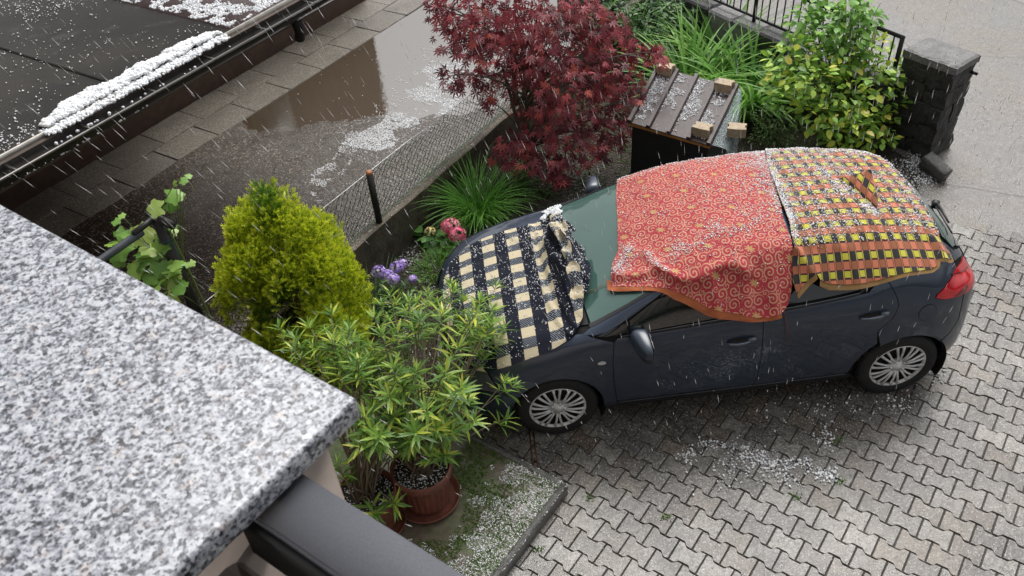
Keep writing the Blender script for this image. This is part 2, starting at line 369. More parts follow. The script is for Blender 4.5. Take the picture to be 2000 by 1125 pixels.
car = thing('car', 'dark blue-grey hatchback car parked on the pavers, covered with three blankets against the hail', 'car')
AR = .352
for sd in (-1, 1):
    ffs = [(-.878, .30), (-.872, .33), (-.908, .6), (-.916, .8), (-.905, .955)]
    panel('fender', ffs + [(-1.0, .985), (-1.10, zat(-1.10, 4.72))] + line_v(-1.15, -1.86, 4.9, 14) + [(-1.80, .72), (-1.72, .56)] + arc(-1.325, .316, AR, 145, 0, 22) + [(-.97, .30)], 'xz', sd, M_PAINT, car)
    panel('headlight', line_v(-1.862, -2.06, 4.85, 6) + [(-2.05, .66), (-1.94, .60), (-1.735, .575), (-1.81, .72)], 'xz', sd, M_LAMP, car)
    panel('front_bumper_side', [(-1.735, .57), (-1.94, .595), (-2.055, .655)] + line_v(-2.07, -2.155, 4.85, 4) + [(-2.165, .5), (-2.155, .32), (-2.0, .215), (-1.70, .205)] + arc(-1.325, .316, AR, 190, 146, 8), 'xz', sd, M_PAINT, car)
    fd = [(-.872, .335), (-.908, .6), (-.916, .8), (-.905, .955)]
    front_door = panel('front_door', fd + line_v(-.88, .165, 3.93, 12) + [(.192, .7), (.197, .45), (.185, .335)], 'xz', sd, M_PAINT, car)
    rear_door = panel('rear_door', [(.185, .335), (.197, .45), (.192, .7)] + line_v(.165, .93, 3.95, 8) + [(1.03, zat(1.03, 4.28)), (1.075, 1.17), (1.14, 1.06), (1.165, .98), (1.14, .88), (1.05, .77)] + arc(1.325, .316, AR + .05, 128, 172, 8) + [(.915, .335)], 'xz', sd, M_PAINT, car)
    panel('sill_panel', [(-.975, .19), (-.972, .33), (.915, .33), (.965, .30), (.965, .20)], 'xz', sd, M_BLACK, car)
    panel('sill_strip', [(-.86, .322), (-.86, .333), (.90, .333), (.90, .322)], 'xz', sd, M_STRIP, car, gap=0, off=.006)
    tl = [(1.781, zat(1.781, 4.74)), (1.66, zat(1.66, 4.25)), (1.54, 1.075), (1.45, 1.022), (1.44, 1.0), (1.50, .972), (1.582, .958), (1.70, .938), (1.82, .925), (1.86, .95), (1.85, 1.0)]
    tail = panel('tail_light', tl, 'xz', sd, M_RED, car, off=.006, step=.03)
    panel('light_divider', [(1.60, .964), (1.70, .947), (1.735, .975), (1.725, 1.0)], 'xz', sd, M_REDD, tail, off=.0085, step=.02, gap=0)
    panel('light_divider', [(1.585, 1.095), (1.60, 1.098), (1.80, 1.03), (1.80, 1.022)], 'xz', sd, M_REDD, tail, off=.0085, step=.02, gap=0)
    q = [(1.165, .98), (1.14, 1.06), (1.075, 1.17), (1.035, zat(1.035, 4.30)), (1.14, zat(1.14, 4.42)), (1.24, zat(1.24, 4.70))] + line_v(1.26, 1.55, 4.93, 6) + [(1.64, zat(1.64, 4.6)), (1.66, zat(1.66, 4.25)), (1.54, 1.075), (1.45, 1.022), (1.44, 1.0), (1.50, .972), (1.582, .958), (1.70, .938), (1.72, .70), (1.665, .60)] + arc(1.325, .316, AR, 40, 128, 16) + [(1.05, .77), (1.14, .88)]
    quarter = panel('quarter_panel', q, 'xz', sd, M_PAINT, car)
    panel('rear_bumper_side', [(1.672, .602), (1.725, .70), (1.705, .935), (1.82, .92), (1.90, .90), (1.985, .80), (1.985, .45), (1.93, .37), (1.80, .30), (1.69, .265)] + arc(1.325, .316, AR, -8, 39, 10), 'xz', sd, M_PAINT, car)
    fc = arc(1.401, .885, .068, 0, 350, 26)
    panel('fuel_flap', fc, 'xz', sd, M_PAINT, quarter, gap=.002, off=.0025, step=.03, flange=.01) if sd < 0 else None
    if sd < 0: panel('flap_seam', arc(1.401, .885, .0715, 0, 350, 26), 'xz', sd, M_BLACK, quarter, gap=0, off=.0010, step=.03, flange=.004)
    # glass: corner pane, front door, rear door with quarter pane
    panel('corner_window', [(-1.04, zat(-1.04, 4.34))] + line_v(-.96, -.80, 4.10, 4) + [(-.80, zat(-.8, 4.52))], 'xz', sd, M_GLASS, car, off=-.004, gap=.004)
    panel('front_window', [(-.785, zat(-.785, 4.07))] + line_v(-.70, .155, 4.07, 9) + line_v(.12, -.50, 4.86, 7) + [(-.785, zat(-.785, 4.54))], 'xz', sd, M_GLASS, front_door, off=-.004, gap=.004)
    panel('rear_window', line_v(.185, .87, 4.10, 8) + [(.96, zat(.96, 4.24)), (1.0, zat(1.0, 4.32))] + line_v(.98, .165, 4.86, 8), 'xz', sd, M_GLASS, rear_door, off=-.004, gap=.006)
    panel('quarter_window', [(1.03, zat(1.03, 4.36)), (1.12, zat(1.12, 4.46)), (1.2, zat(1.2, 4.74))] + line_v(1.19, 1.01, 4.86, 4), 'xz', sd, M_GLASS, car, off=-.004, gap=.004)
    panel('belt_molding', line_v(-.86, .86, 3.955, 12) + [(.96, zat(.96, 4.17)), (1.02, zat(1.02, 4.30)), (.985, zat(.985, 4.31)), (.93, zat(.93, 4.22))] + line_v(.85, -.86, 4.035, 12), 'xz', sd, M_BLACK, car, off=.004, gap=0)
    panel('belt_strip', line_v(-.85, .86, 4.035, 12) + line_v(.86, -.85, 4.055, 12), 'xz', sd, M_STRIP, car, off=.006, gap=0, flange=.008)
    panel('door_frame', line_v(.125, .205, 4.06, 3) + line_v(.165, .10, 4.87, 3), 'xz', sd, M_BLACK, car, off=-.001, gap=0)
    panel('roof_rail', [(-1.125, 4.70), (-1.04, 4.42), (-.96, 4.40), (-.78, 4.62), (-.50, 4.88), (.3, 4.88), (1.2, 4.88), (1.50, 4.94), (1.50, 5.16), (.3, 5.16), (-.30, 5.12), (-.62, 5.02), (-1.06, 4.98)], 'xv', sd, M_PAINT, car, step=.08)
    panel('windscreen_trim', [(-1.06, 4.99), (-.62, 5.03), (-.30, 5.13), (-.30, 5.22), (-.62, 5.14), (-1.06, 5.22)], 'xv', sd, M_BLACK, car, step=.08, off=.003, gap=0)
    # wheels
    for wx in (-1.325, 1.325):
        w = link('wheel', None, None, car); w.location = (wx, sd * .862, .316); w.rotation_euler = (0, R(17 if wx < 0 else 48), 0)
        pr_ = [(.205, -.012), (.222, -.006), (.24, .002), (.275, .004), (.300, -.004), (.312, -.022), (.316, -.05), (.316, -.15), (.312, -.178), (.295, -.198), (.24, -.2), (.20, -.19)]
        sgn = -1 if sd > 0 else 1
        def orient(vf): v = np.array(vf[0], float); v[:, 1] *= -sgn; return (v, [f[::-1] for f in vf[1]] if sgn > 0 else vf[1])
        ty = MB(); ty.add(lathe(pr_, 56, 'y'))
        obj('tyre', orient(ty.get()), M_RUB, w)
        tr = MB()
        for k in range(54):
            a = k / 54 * 2 * math.pi
            for yy, sk in ((-.03, .05), (-.075, .03), (-.125, -.03), (-.165, -.05)):
                p0 = np.array([math.cos(a) * .3165, yy - .012, math.sin(a) * .3165]); p1 = np.array([math.cos(a + sk) * .3165, yy + .012, math.sin(a + sk) * .3165])
                tr.add(tube([p0, p1], .0035, 4))
        tag(obj('tread', orient(tr.get()), M_RUB, w), kind='stuff')
        rm = MB(); rm.add(lathe([(.20, -.020), (.206, -.008), (.214, -.002), (.2185, -.004), (.219, -.012), (.21, -.03)], 56, 'y'))
        rm.add(lathe([(.0, .010), (.028, .010), (.031, .004), (.062, -.002), (.072, -.016), (.072, -.03)], 32, 'y'))
        for k in range(10):
            for dd in (-.135, .135):
                a = 2 * math.pi * k / 10 + dd * .95; ai = 2 * math.pi * k / 10 + dd * .75
                pts = [(.055 * math.cos(ai), -.008, .055 * math.sin(ai)), (.12 * math.cos((a + ai) / 2), .000, .12 * math.sin((a + ai) / 2)), (.175 * math.cos(a), -.004, .175 * math.sin(a)), (.208 * math.cos(a), -.012, .208 * math.sin(a))]
                rm.add(tube(pts, [.0100, .0085, .0100, .0130], 6))
            a = 2 * math.pi * k / 10
            rm.add(tube([(.055 * math.cos(a), -.012, .055 * math.sin(a)), (.105 * math.cos(a), -.008, .105 * math.sin(a))], [.011, .004], 6))
        obj('wheel_cover', orient(rm.get()), M_ALLOY, w)
        bk = MB(); bk.add(lathe([(.0, -.05), (.12, -.05), (.205, -.03)], 40, 'y')); obj('brake_backing', orient(bk.get()), M_DARK, w)
        for k in range(5):
            a = 2 * math.pi * k / 5 + .3; nt = MB(); c = np.array([math.cos(a) * .054, .0, math.sin(a) * .054])
            nt.add(tube([c + [0, -.004, 0], c + [0, .006, 0]], [.0125, .010], 8)); nt.add(tube([c + [0, .004, 0], c + [0, .012, 0]], [.008, .007], 6))
            obj('lug_nut', orient(nt.get()), M_CHROME if k % 2 else M_ALLOY, w)
    # mirror
    th, ph = np.meshgrid(np.linspace(-math.pi / 2, math.pi / 2, 18), np.linspace(0, 2 * math.pi, 28, endpoint=False), indexing='ij')
    sp = lambda a, e: np.sign(a) * np.abs(a) ** e
    X = .068 * sp(np.cos(th), .55) * sp(np.cos(ph), .8) ; Y = .122 * sp(np.sin(th), .75); Z = .078 * sp(np.cos(th), .55) * sp(np.sin(ph), .65)
    X = X * (1 - .25 * (Y / .122)) - .02 * (Y / .12) * -1; Z = Z * (1 - .22 * (Y / .122)) ; X = np.where(X > .03, .03 + (X - .03) * .1, X)
    i = np.arange(18 * 28).reshape(18, 28); F = np.stack([i[:-1], np.roll(i, -1, 1)[:-1], np.roll(i, -1, 1)[1:], i[1:]], -1).reshape(-1, 4)
    V = np.stack([X, Y, Z], -1).reshape(-1, 3); V[:, 1] *= sd; F = F if sd < 0 else F[:, ::-1]
    mir = link('side_mirror', None, None, car); mir.location = (-.715, sd * .985, 1.015)
    obj('mirror_housing', (V, F), plain('mirror_paint', (.030, .043, .068), .34, coat=.35, coatr=.15), mir)
    V2 = V * np.array([.9, .97, .35]) + np.array([.004, 0, -.052]); obj('mirror_base', (V2, F), M_BLACK, mir)
    obj('mirror_glass', box((.040, 0, .004), (.008, .19, .115), bev=.003), M_GLASS, mir)
    obj('mirror_arm', tube([(-.03, -sd * .145, -.035), (-.015, -sd * .10, -.03), (0, -sd * .06, -.02)], [.03, .026, .03], 8), M_BLACK, mir)
    # door handles
    for hx, hz, dr in ((.02, .842, front_door), (.985, .93, rear_door)):
        vv = lambda x, z, o: (lambda v: (S(np.array([x]), v, sd) + S_normal(np.array([x]), v, sd) * o)[0])(v_of_z([x], [z]))
        hp = [vv(hx - .105, hz - .006, .004), vv(hx - .085, hz - .004, .022), vv(hx - .04, hz - .002, .034), vv(hx + .02, hz + .004, .035), vv(hx + .06, hz + .010, .026)]
        h = obj('door_handle', tube(hp, [.008, .012, .013, .013, .012], 8), M_HANDLE, dr)
        hb = MB(); hb.add(tube([vv(hx + .05, hz + .008, .012), vv(hx + .105, hz + .016, .012)], [.021, .017], 10)); obj('lock_cap', hb.get(), M_HANDLE, dr)
        e = [(hx - .02 + .07 * math.cos(t), hz - .004 + .030 * math.sin(t)) for t in np.linspace(0, 2 * math.pi, 22, endpoint=False)]
        panel('handle_recess', e, 'xz', sd, M_BLACK, dr, gap=0, off=.0015, step=.03, flange=.004)  # flat black oval on the door: shade of the grip hollow as colour
    e = [(-.993 + .034 * math.cos(t) * (1 if math.cos(t) < 0 else .8), .788 + .0135 * math.sin(t)) for t in np.linspace(0, 2 * math.pi, 20, endpoint=False)]
    panel('side_indicator', e, 'xz', sd, M_CLEAR, car, gap=0, off=.009, step=.02, flange=.012)
# top panels
ys = lambda a, b, n=7: np.linspace(a, b, n)
def y5(x, v=5.0): return float(abs(S(np.array([x]), np.array([v]))[0, 1]))
hx = list(np.linspace(-2.09, -1.16, 12))
hood = panel('hood', [(x, -y5(x, 4.92)) for x in hx] + [(-1.135, -.5), (-1.155, 0), (-1.135, .5)] + [(x, y5(x, 4.92)) for x in hx[::-1]] + [(-2.12, .25), (-2.125, 0), (-2.12, -.25)], 'xy', 0, M_PAINT, car, step=.06)
panel('cowl', [(-1.128, -.5), (-1.15, 0), (-1.128, .5), (-1.14, .70), (-1.065, .72), (-1.07, .5), (-1.085, 0), (-1.07, -.5), (-1.065, -.72), (-1.14, -.70)], 'xy', 0, M_BLACK, car, off=-.006)
wx_ = list(np.linspace(-1.05, -.28, 9))
ws = panel('windscreen', [(-1.062, -.60), (-1.08, -.3), (-1.082, 0), (-1.08, .3), (-1.062, .60)] + [(x, y5(x, 5.17)) for x in wx_] + [(-.225, .3), (-.215, 0), (-.225, -.3)] + [(x, -y5(x, 5.17)) for x in wx_[::-1]], 'xy', 0, M_WS, car, step=.06, off=-.001)
rx = list(np.linspace(-.26, 1.50, 14))
panel('roof', [(x, -y5(x, 5.18)) for x in rx] + [(1.545, -.3), (1.56, 0), (1.545, .3)] + [(x, y5(x, 5.18)) for x in rx[::-1]] + [(-.205, .3), (-.195, 0), (-.205, -.3)], 'xy', 0, M_PAINT, car, step=.07)
for sd in (-1, 1):
    panel('hatch_pillar', [(1.505, 4.94), (1.60, 4.70), (1.66, 4.45), (1.76, 4.72), (1.80, 5.0), (1.775, 5.3), (1.71, 4.98), (1.665, 4.80), (1.575, 4.97), (1.54, 5.3), (1.505, 5.2)], 'xv', sd, M_PAINT, car, step=.05)
rg = panel('rear_screen', [(1.575, -.40), (1.572, 0), (1.575, .40), (1.58, .505), (1.665, .545), (1.715, .50), (1.775, .34), (1.80, 0), (1.775, -.34), (1.715, -.50), (1.665, -.545), (1.58, -.505)], 'xy', 0, M_RG, car, step=.05)
bd_ = [(1.72, -.50), (1.78, -.34), (1.805, 0), (1.78, .34), (1.72, .50), (1.80, .44), (1.88, .30), (1.90, 0), (1.88, -.30), (1.80, -.44)]
panel('tailgate', bd_, 'xy', 0, M_PAINT, car, step=.05)
# wiper on the rear screen
wp = MB(); pz = lambda x, y, o: (lambda v: (S(np.array([x]), v, -1.0 if y < 0 else 1.0) + np.array([[.7 * o, 0, .7 * o]]))[0])(v_of_y(np.array([x]), np.array([y])))
wp.add(tube([pz(1.79, -.02, .02), pz(1.79, .02, .05)], [.03, .03], 10)); wp.add(tube([pz(1.79, 0, .045), pz(1.765, -.14, .04), pz(1.73, -.30, .03)], [.016, .012, .008], 6)); wp.add(tube([pz(1.77, -.05, .025), pz(1.70, -.42, .02)], .008, 4))
obj('rear_wiper', wp.get(), M_BLACK, car)
# dark inner shell, underbody and wheel wells
xs = np.linspace(-2.17, 1.985, 110); vs = np.linspace(0, 7, 64); XX, VV = np.meshgrid(xs, vs)
sh = MB()
for sd in (-1.0, 1.0):
    P = S(XX, VV, sd) - S_normal(XX, VV, sd) * .017; i = np.arange(P.shape[0] * P.shape[1]).reshape(P.shape[:2])
    F = np.stack([i[:-1, :-1], i[:-1, 1:], i[1:, 1:], i[1:, :-1]], -1).reshape(-1, 4); Pf = P.reshape(-1, 3)
    c = Pf[F].mean(1); k = ((np.hypot(c[:, 0] + 1.325, c[:, 2] - .316) < .37) | (np.hypot(c[:, 0] - 1.325, c[:, 2] - .316) < .37)) & (np.abs(c[:, 1]) > .5)
    sh.add((Pf, F[~k] if sd < 0 else F[~k][:, ::-1]))
    for wx in (-1.325, 1.325):
        a = np.linspace(R(-25), R(205), 26); pv = np.concatenate([np.stack([wx + .368 * np.cos(a), np.full(26, sd * y), .316 + .368 * np.sin(a)], 1) for y in (.872, .5)])
        sh.add((pv, [[j, j + 1, j + 27, j + 26] for j in range(25)])); sh.add((np.concatenate([pv[26:], [[wx, sd * .5, .2]]]), [[j, j + 1, 26] for j in range(25)]))
sh.add(box((-.1, 0, .21), (3.9, 1.3, .05)))
e0 = S(np.full(64, 1.99), vs, -1.0); e1 = S(np.full(64, 1.99), vs, 1.0)[::-1]
obj('inner_shell', sh.get(), M_DARK, car)
ec = np.concatenate([e0, e1]); obj('rear_panel', (np.concatenate([ec, [[1.995, 0, .6]]]), [[i, (i + 1) % 128, 128] for i in range(128)]), M_PAINT, car)
# ------------------------------------------------------------------ blankets: sheets laid over the body; c = signed section coordinate (0 roof centre, - towards the near side)
_AX = np.linspace(-2.18, 1.99, 120); _AV = np.linspace(7, 1.5, 221)
_AP = S(_AX[:, None], _AV[None, :]); _AL = np.concatenate([np.zeros((120, 1)), np.cumsum(np.linalg.norm(np.diff(_AP, axis=1), axis=2), axis=1)], 1)
_AU = np.concatenate([[0], np.cumsum(np.linalg.norm(np.diff(_AP[:, 0], axis=0), axis=1))])
def cloth_uv(x, c):
    i = np.clip((x - _AX[0]) / (_AX[1] - _AX[0]), 0, 118.999); i0 = i.astype(int); fx = i - i0
    j = np.clip(np.abs(c) / (7 - 1.5) * 220, 0, 219.999); j0 = j.astype(int); fj = j - j0
    L = (_AL[i0, j0] * (1 - fj) + _AL[i0, j0 + 1] * fj) * (1 - fx) + (_AL[i0 + 1, j0] * (1 - fj) + _AL[i0 + 1, j0 + 1] * fj) * fx
    return np.stack([np.interp(x, _AX, _AU), L * np.sign(c)], 1)
def onbody(x, c, off=0.0):
    x, c = np.atleast_1d(np.asarray(x, float)), np.atleast_1d(np.asarray(c, float)); P = np.empty((len(x), 3)); N = np.empty((len(x), 3))
    for s in (-1.0, 1.0):
        k = (c <= 0) if s < 0 else (c > 0)
        if k.any(): P[k] = S(x[k], 7 - np.abs(c[k]), s); N[k] = S_normal(x[k], 7 - np.abs(c[k]), s)
    return P + N * (np.asarray(off)[..., None] if np.ndim(off) else off), N
def dseg(q, line):
    d = np.full(len(q), 1e9); line = np.array(line, float)
    for a, b in zip(line[:-1], line[1:]):
        ab = b - a; t = np.clip(((q - a) @ ab) / (ab @ ab), 0, 1); d = np.minimum(d, np.hypot(*(q - a - t[:, None] * ab).T))
    return d
CS = .24
def cloth(name, poly, disp, m, parent, step=.022, thick=.006):
    p = dens(np.array(poly) * [1, CS], .018); V, T, bd = fill(p, step); x, c = V[:, 0], V[:, 1] / CS
    q = V
    P, N = onbody(x, c); uv = cloth_uv(x, c); P = P + disp(q, x, c, P, N)
    t0 = T[len(T) // 2]; nn = np.cross(P[t0[1]] - P[t0[0]], P[t0[2]] - P[t0[0]])
    if nn @ N[t0[0]] < 0: T = [t[::-1] for t in T]; bd = [(b, a) for a, b in bd]
    return shell(name, P, N, T, bd, thick, m, parent, uv=uv, normals=False), (V, T, P, N)
def hem(name, seg, width, m, parent, disp, lift=.004, out=False):
    p = dens(np.array(seg) * [1, CS], .02, closed=False); t = np.gradient(p, axis=0); t /= np.linalg.norm(t, axis=1)[:, None]; nr = np.stack([-t[:, 1], t[:, 0]], 1)
    p2 = p + nr * width; rows = [p + (p2 - p) * k for k in (0, .34, .67, 1)]; VV = []
    for kk, r in enumerate(rows):
        P, N = onbody(r[:, 0], r[:, 1] / CS); VV.append(P + disp(r, r[:, 0], r[:, 1] / CS, P, N) + N * (lift - (.02 * kk if out else 0)))
    n = len(p); F = [[k * n + i, k * n + i + 1, (k + 1) * n + i + 1, (k + 1) * n + i] for k in range(3) for i in range(n - 1)]
    return obj(name, (np.concatenate(VV), F), m, parent)
def fabric_bump(g, uv, strength=.35):
    u, v, _ = g.sep(uv); w = g.math('ADD', g.math('SINE', g.math('MULTIPLY', u, 1800.0)), g.math('SINE', g.math('MULTIPLY', v, 1800.0)))
    n = g.noise(g.comb(u, v), 60.0, 4); return g.bump(g.math('ADD', g.math('MULTIPLY', w, .15), n), strength, .004)
def fr(g, x, p, o=0.0): return g.math('FRACT', g.math('ADD', g.math('DIVIDE', x, p), o))
def mat_check():
    g = G('buffalo_check_wool'); uv = g.tc('UV'); u, v, _ = g.sep(uv)
    wob = g.math('MULTIPLY', g.math('SUBTRACT', g.noise(g.comb(u, v), 6.0, 2), .5), .010); u2 = g.math('ADD', u, wob); v2 = g.math('ADD', v, wob)
    lu = g.math('LESS_THAN', fr(g, u2, .205, .36), .50); lv = g.math('LESS_THAN', fr(g, v2, .172, .1), .52)
    tw = g.math('GREATER_THAN', fr(g, g.math('ADD', u, g.math('MULTIPLY', v, .75)), .0165), .60)
    tw2 = g.math('GREATER_THAN', fr(g, g.math('ADD', u, g.math('MULTIPLY', v, .75)), .0165), .93)
    nz = g.noise(g.comb(u, v), 220.0, 3); cream = g.ramp(nz, [(.3, (.47, .40, .26)), (.7, (.66, .58, .42))]); navy = g.ramp(nz, [(.3, (.006, .007, .014)), (.7, (.014, .016, .028))])
    grey = (.20, .22, .25); twill = g.mix(tw, navy, grey); dk = g.mix(tw2, navy, (.09, .10, .12))
    base = g.mix(lu, g.mix(lv, navy, dk), g.mix(lv, twill, cream))
    return g.set(base=base, rough=.95, spec=.2, normal=fabric_bump(g, uv))
def mat_plaid(dull=False):
    g = G('orange_plaid_cotton'); uv = g.tc('UV'); u, v, _ = g.sep(uv)
    pu = .052; pv = .060; gu = fr(g, u, pu); phv = fr(g, v, 2 * pv); A = g.math('LESS_THAN', phv, .45); gv = g.math('ADD', g.math('MULTIPLY', A, g.math('DIVIDE', phv, .45)), g.math('MULTIPLY', g.math('SUBTRACT', 1.0, A), g.math('DIVIDE', g.math('SUBTRACT', phv, .45), .55))); alt = g.math('LESS_THAN', fr(g, u, 2 * pu), .5)
    alt4 = g.math('LESS_THAN', fr(g, u, 2 * pu, .5), .5)
    nz = g.noise(g.comb(u, v), 300.0, 2)
    ye = g.ramp(nz, [(.3, (.46, .42, .03)), (.7, (.62, .57, .07))]); bk = g.ramp(nz, [(.3, (.010, .010, .012)), (.7, (.03, .028, .03))])
    orr = g.ramp(nz, [(.3, (.48, .135, .065)), (.7, (.62, .21, .11))]); br = g.ramp(nz, [(.3, (.26, .085, .035)), (.7, (.36, .13, .055))])
    cell = g.mix(A, g.mix(alt4, orr, br), g.mix(alt, bk, ye))
    stripe = g.mix(A, orr, ye)
    inu = g.math('GREATER_THAN', gu, .76); ins = g.math('MULTIPLY', g.math('GREATER_THAN', gu, .83), g.math('LESS_THAN', gu, .93))
    c1 = g.mix(inu, cell, g.mix(ins, bk, stripe))
    inv_ = g.math('GREATER_THAN', gv, .80); mid = g.math('MULTIPLY', g.math('GREATER_THAN', gv, .86), g.math('LESS_THAN', gv, .94))
    base = g.mix(inv_, c1, g.mix(inu, bk, g.mix(ins, bk, orr)))
    base = g.mix(g.math('MULTIPLY', g.math('MULTIPLY', inv_, mid), inu), base, orr)
    return g.set(base=base, rough=.9, sheen=.2, normal=fabric_bump(g, uv, .25))
def mat_red():
    g = G('red_scroll_damask'); uv = g.tc('UV'); u, v, _ = g.sep(uv)
    def scroll(p, ou, ov, R0, turns, wd):
        fu = g.math('SUBTRACT', fr(g, u, p, ou), .5); fv = g.math('SUBTRACT', fr(g, v, p, ov), .5)
        ci = g.math('FLOOR', g.math('ADD', g.math('DIVIDE', u, p), ou)); cj = g.math('FLOOR', g.math('ADD', g.math('DIVIDE', v, p), ov))
        par = g.math('SUBTRACT', g.math('MULTIPLY', g.math('MODULO', g.math('ABSOLUTE', g.math('ADD', ci, cj)), 2.0), 2.0), 1.0)
        wn = g.n('TexWhiteNoise', noise_dimensions='2D'); g.put(wn.inputs['Vector'], g.comb(ci, cj)); rd = wn.outputs['Value']
        fu = g.math('ADD', fu, g.math('MULTIPLY', g.math('SUBTRACT', rd, .5), .12))
        r = g.math('SQRT', g.math('ADD', g.math('MULTIPLY', fu, fu), g.math('MULTIPLY', fv, fv))); th = g.math('MULTIPLY', g.math('ARCTAN2', fv, fu), par)
        ph = g.math('FRACT', g.math('ADD', g.math('ADD', g.math('DIVIDE', th, 2 * math.pi), g.math('MULTIPLY', r, turns)), rd))
        band = g.math('LESS_THAN', g.math('ABSOLUTE', g.math('SUBTRACT', ph, .5)), wd)
        return g.math('MULTIPLY', band, g.math('LESS_THAN', r, R0))
    s1 = scroll(.088, 0, 0, .47, 3.4, .19); s2 = scroll(.088, .5, .5, .26, 5.0, .21)
    fu = g.math('SUBTRACT', fr(g, u, .27, .3), .5); fv = g.math('SUBTRACT', fr(g, g.math('ADD', v, g.math('MULTIPLY', u, .35)), .22, .2), .5)
    rr = g.math('SQRT', g.math('ADD', g.math('MULTIPLY', fu, fu), g.math('MULTIPLY', fv, fv))); th = g.math('ARCTAN2', fv, fu)
    pet = g.math('ADD', .105, g.math('MULTIPLY', g.math('SINE', g.math('MULTIPLY', th, 8.0)), .035)); fl = g.math('LESS_THAN', rr, pet); clear = g.math('GREATER_THAN', rr, .19)
    sc = g.math('MULTIPLY', g.math('MAXIMUM', s1, s2), clear)
    nz = g.noise(g.comb(u, v), 260.0, 3)
    red = g.ramp(nz, [(.3, (.30, .014, .026)), (.7, (.42, .03, .045))]); tan = g.ramp(nz, [(.3, (.47, .21, .125)), (.7, (.58, .29, .18))])
    base = g.mix(sc, red, tan); base = g.mix(fl, base, (.46, .25, .10))
    rel = g.bump(g.math('ADD', g.math('MAXIMUM', sc, fl), g.math('MULTIPLY', nz, .5)), .5, .003)
    return g.set(base=base, rough=.82, sheen=.2, normal=rel)
M_CHECK, M_PLAID, M_REDB = mat_check(), mat_plaid(), mat_red()
M_HEM = plain('orange_lining', (.36, .10, .035), .9); M_CREAM = plain('cream_selvedge', (.50, .40, .26), .95); M_FRINGE = plain('tan_fringe', (.27, .16, .06), .95)

# red scroll-patterned bedspread: windscreen and front of the roof
red_poly = [(-.545, 2.14), (-.3, 2.2), (.1, 2.24), (.42, 2.26), (.63, 2.24), (.60, 1.6), (.52, .4), (.46, -.4), (.42, -.84), (.40, -2.0), (.375, -2.5), (.335, -2.78), (.28, -2.92), (.20, -2.96), (.10, -2.92), (-.014, -2.80), (-.13, -2.72), (-.232, -2.62), (-.35, -2.42), (-.45, -2.24), (-.545, -1.96), (-.62, -1.68), (-.705, -1.46), (-.78, -1.28), (-.850, -1.12), (-.835, -.98), (-.795, -.88), (-.812, -.80), (-.80, -.62), (-.765, -.50), (-.732, -.36), (-.70, .0), (-.66, .48), (-.61, 1.2), (-.57, 1.8)]
FOLD1 = [(-.83, -.93), (-.66, -1.30), (-.515, -1.42), (-.40, -2.13), (-.27, -2.22), (-.14, -2.10), (-.03, -2.16), (.06, -2.3)]
def disp_red(q, x, c, P, N):
    h = .016 + .020 * (fbm(q[:, 0] * 5, q[:, 1] * 7, 3.1, 3, 11) - .4) + .007 * (1 - np.abs(2 * fbm(q[:, 0] * 9 + q[:, 1] * 3, q[:, 1] * 12, 1.3, 2, 15) - 1)) ** 4 + .05 * np.clip(-c - 2.2, 0, 1) ** 1.2 * .5
    f1 = dseg(q, np.array(FOLD1) * [1, CS]); sd = np.sign(q[:, 1] - np.interp(q[:, 0], [a for a, b in FOLD1], [b * CS for a, b in FOLD1]))
    h = h + np.where(sd > 0, .034 * np.exp(-(f1 / .045) ** 2), .034 * np.exp(-(f1 / .010) ** 2))
    for ln, hh, w in (([(-.57, -.76), (-.515, -1.36), (-.46, -1.85)], .026, .030), ([(-.65, -.5), (-.75, -.72), (-.80, -.9)], .024, .03), ([(-.47, -1.25), (-.1, -1.0), (.25, -.7)], .008, .05), ([(.02, -2.2), (.05, -2.6), (.02, -2.9)], .022, .04), ([(.22, -2.3), (.24, -2.9)], .018, .04), ([(-.2, -2.2), (-.16, -2.7)], .016, .035)):
        h = h + hh * np.exp(-(dseg(q, np.array(ln) * [1, CS]) / w) ** 2)
    d = N * h[:, None]; k = np.clip(-c - 2.1, 0, 1.0); d[:, 2] -= .02 * k; d[:, 1] -= .03 * k
    return d
bl_red = thing('blanket', 'red blanket with tan scroll pattern spread over the windscreen and front roof of the car', 'blanket', group='blankets covering the car')
_, RED = cloth('cloth', red_poly, disp_red, M_REDB, bl_red)
hem('hem', red_poly[12:26], .030, M_HEM, bl_red, disp_red, lift=-.002)
st = onbody(np.array([.30, .305, .32, .335, .35, .353]), np.array([-2.92, -3.05, -3.3, -3.7, -4.0, -4.3]), .035)[0]
obj('loose_thread', tube(st, .0022, 4), plain('red_thread', (.30, .05, .03), .9), bl_red)

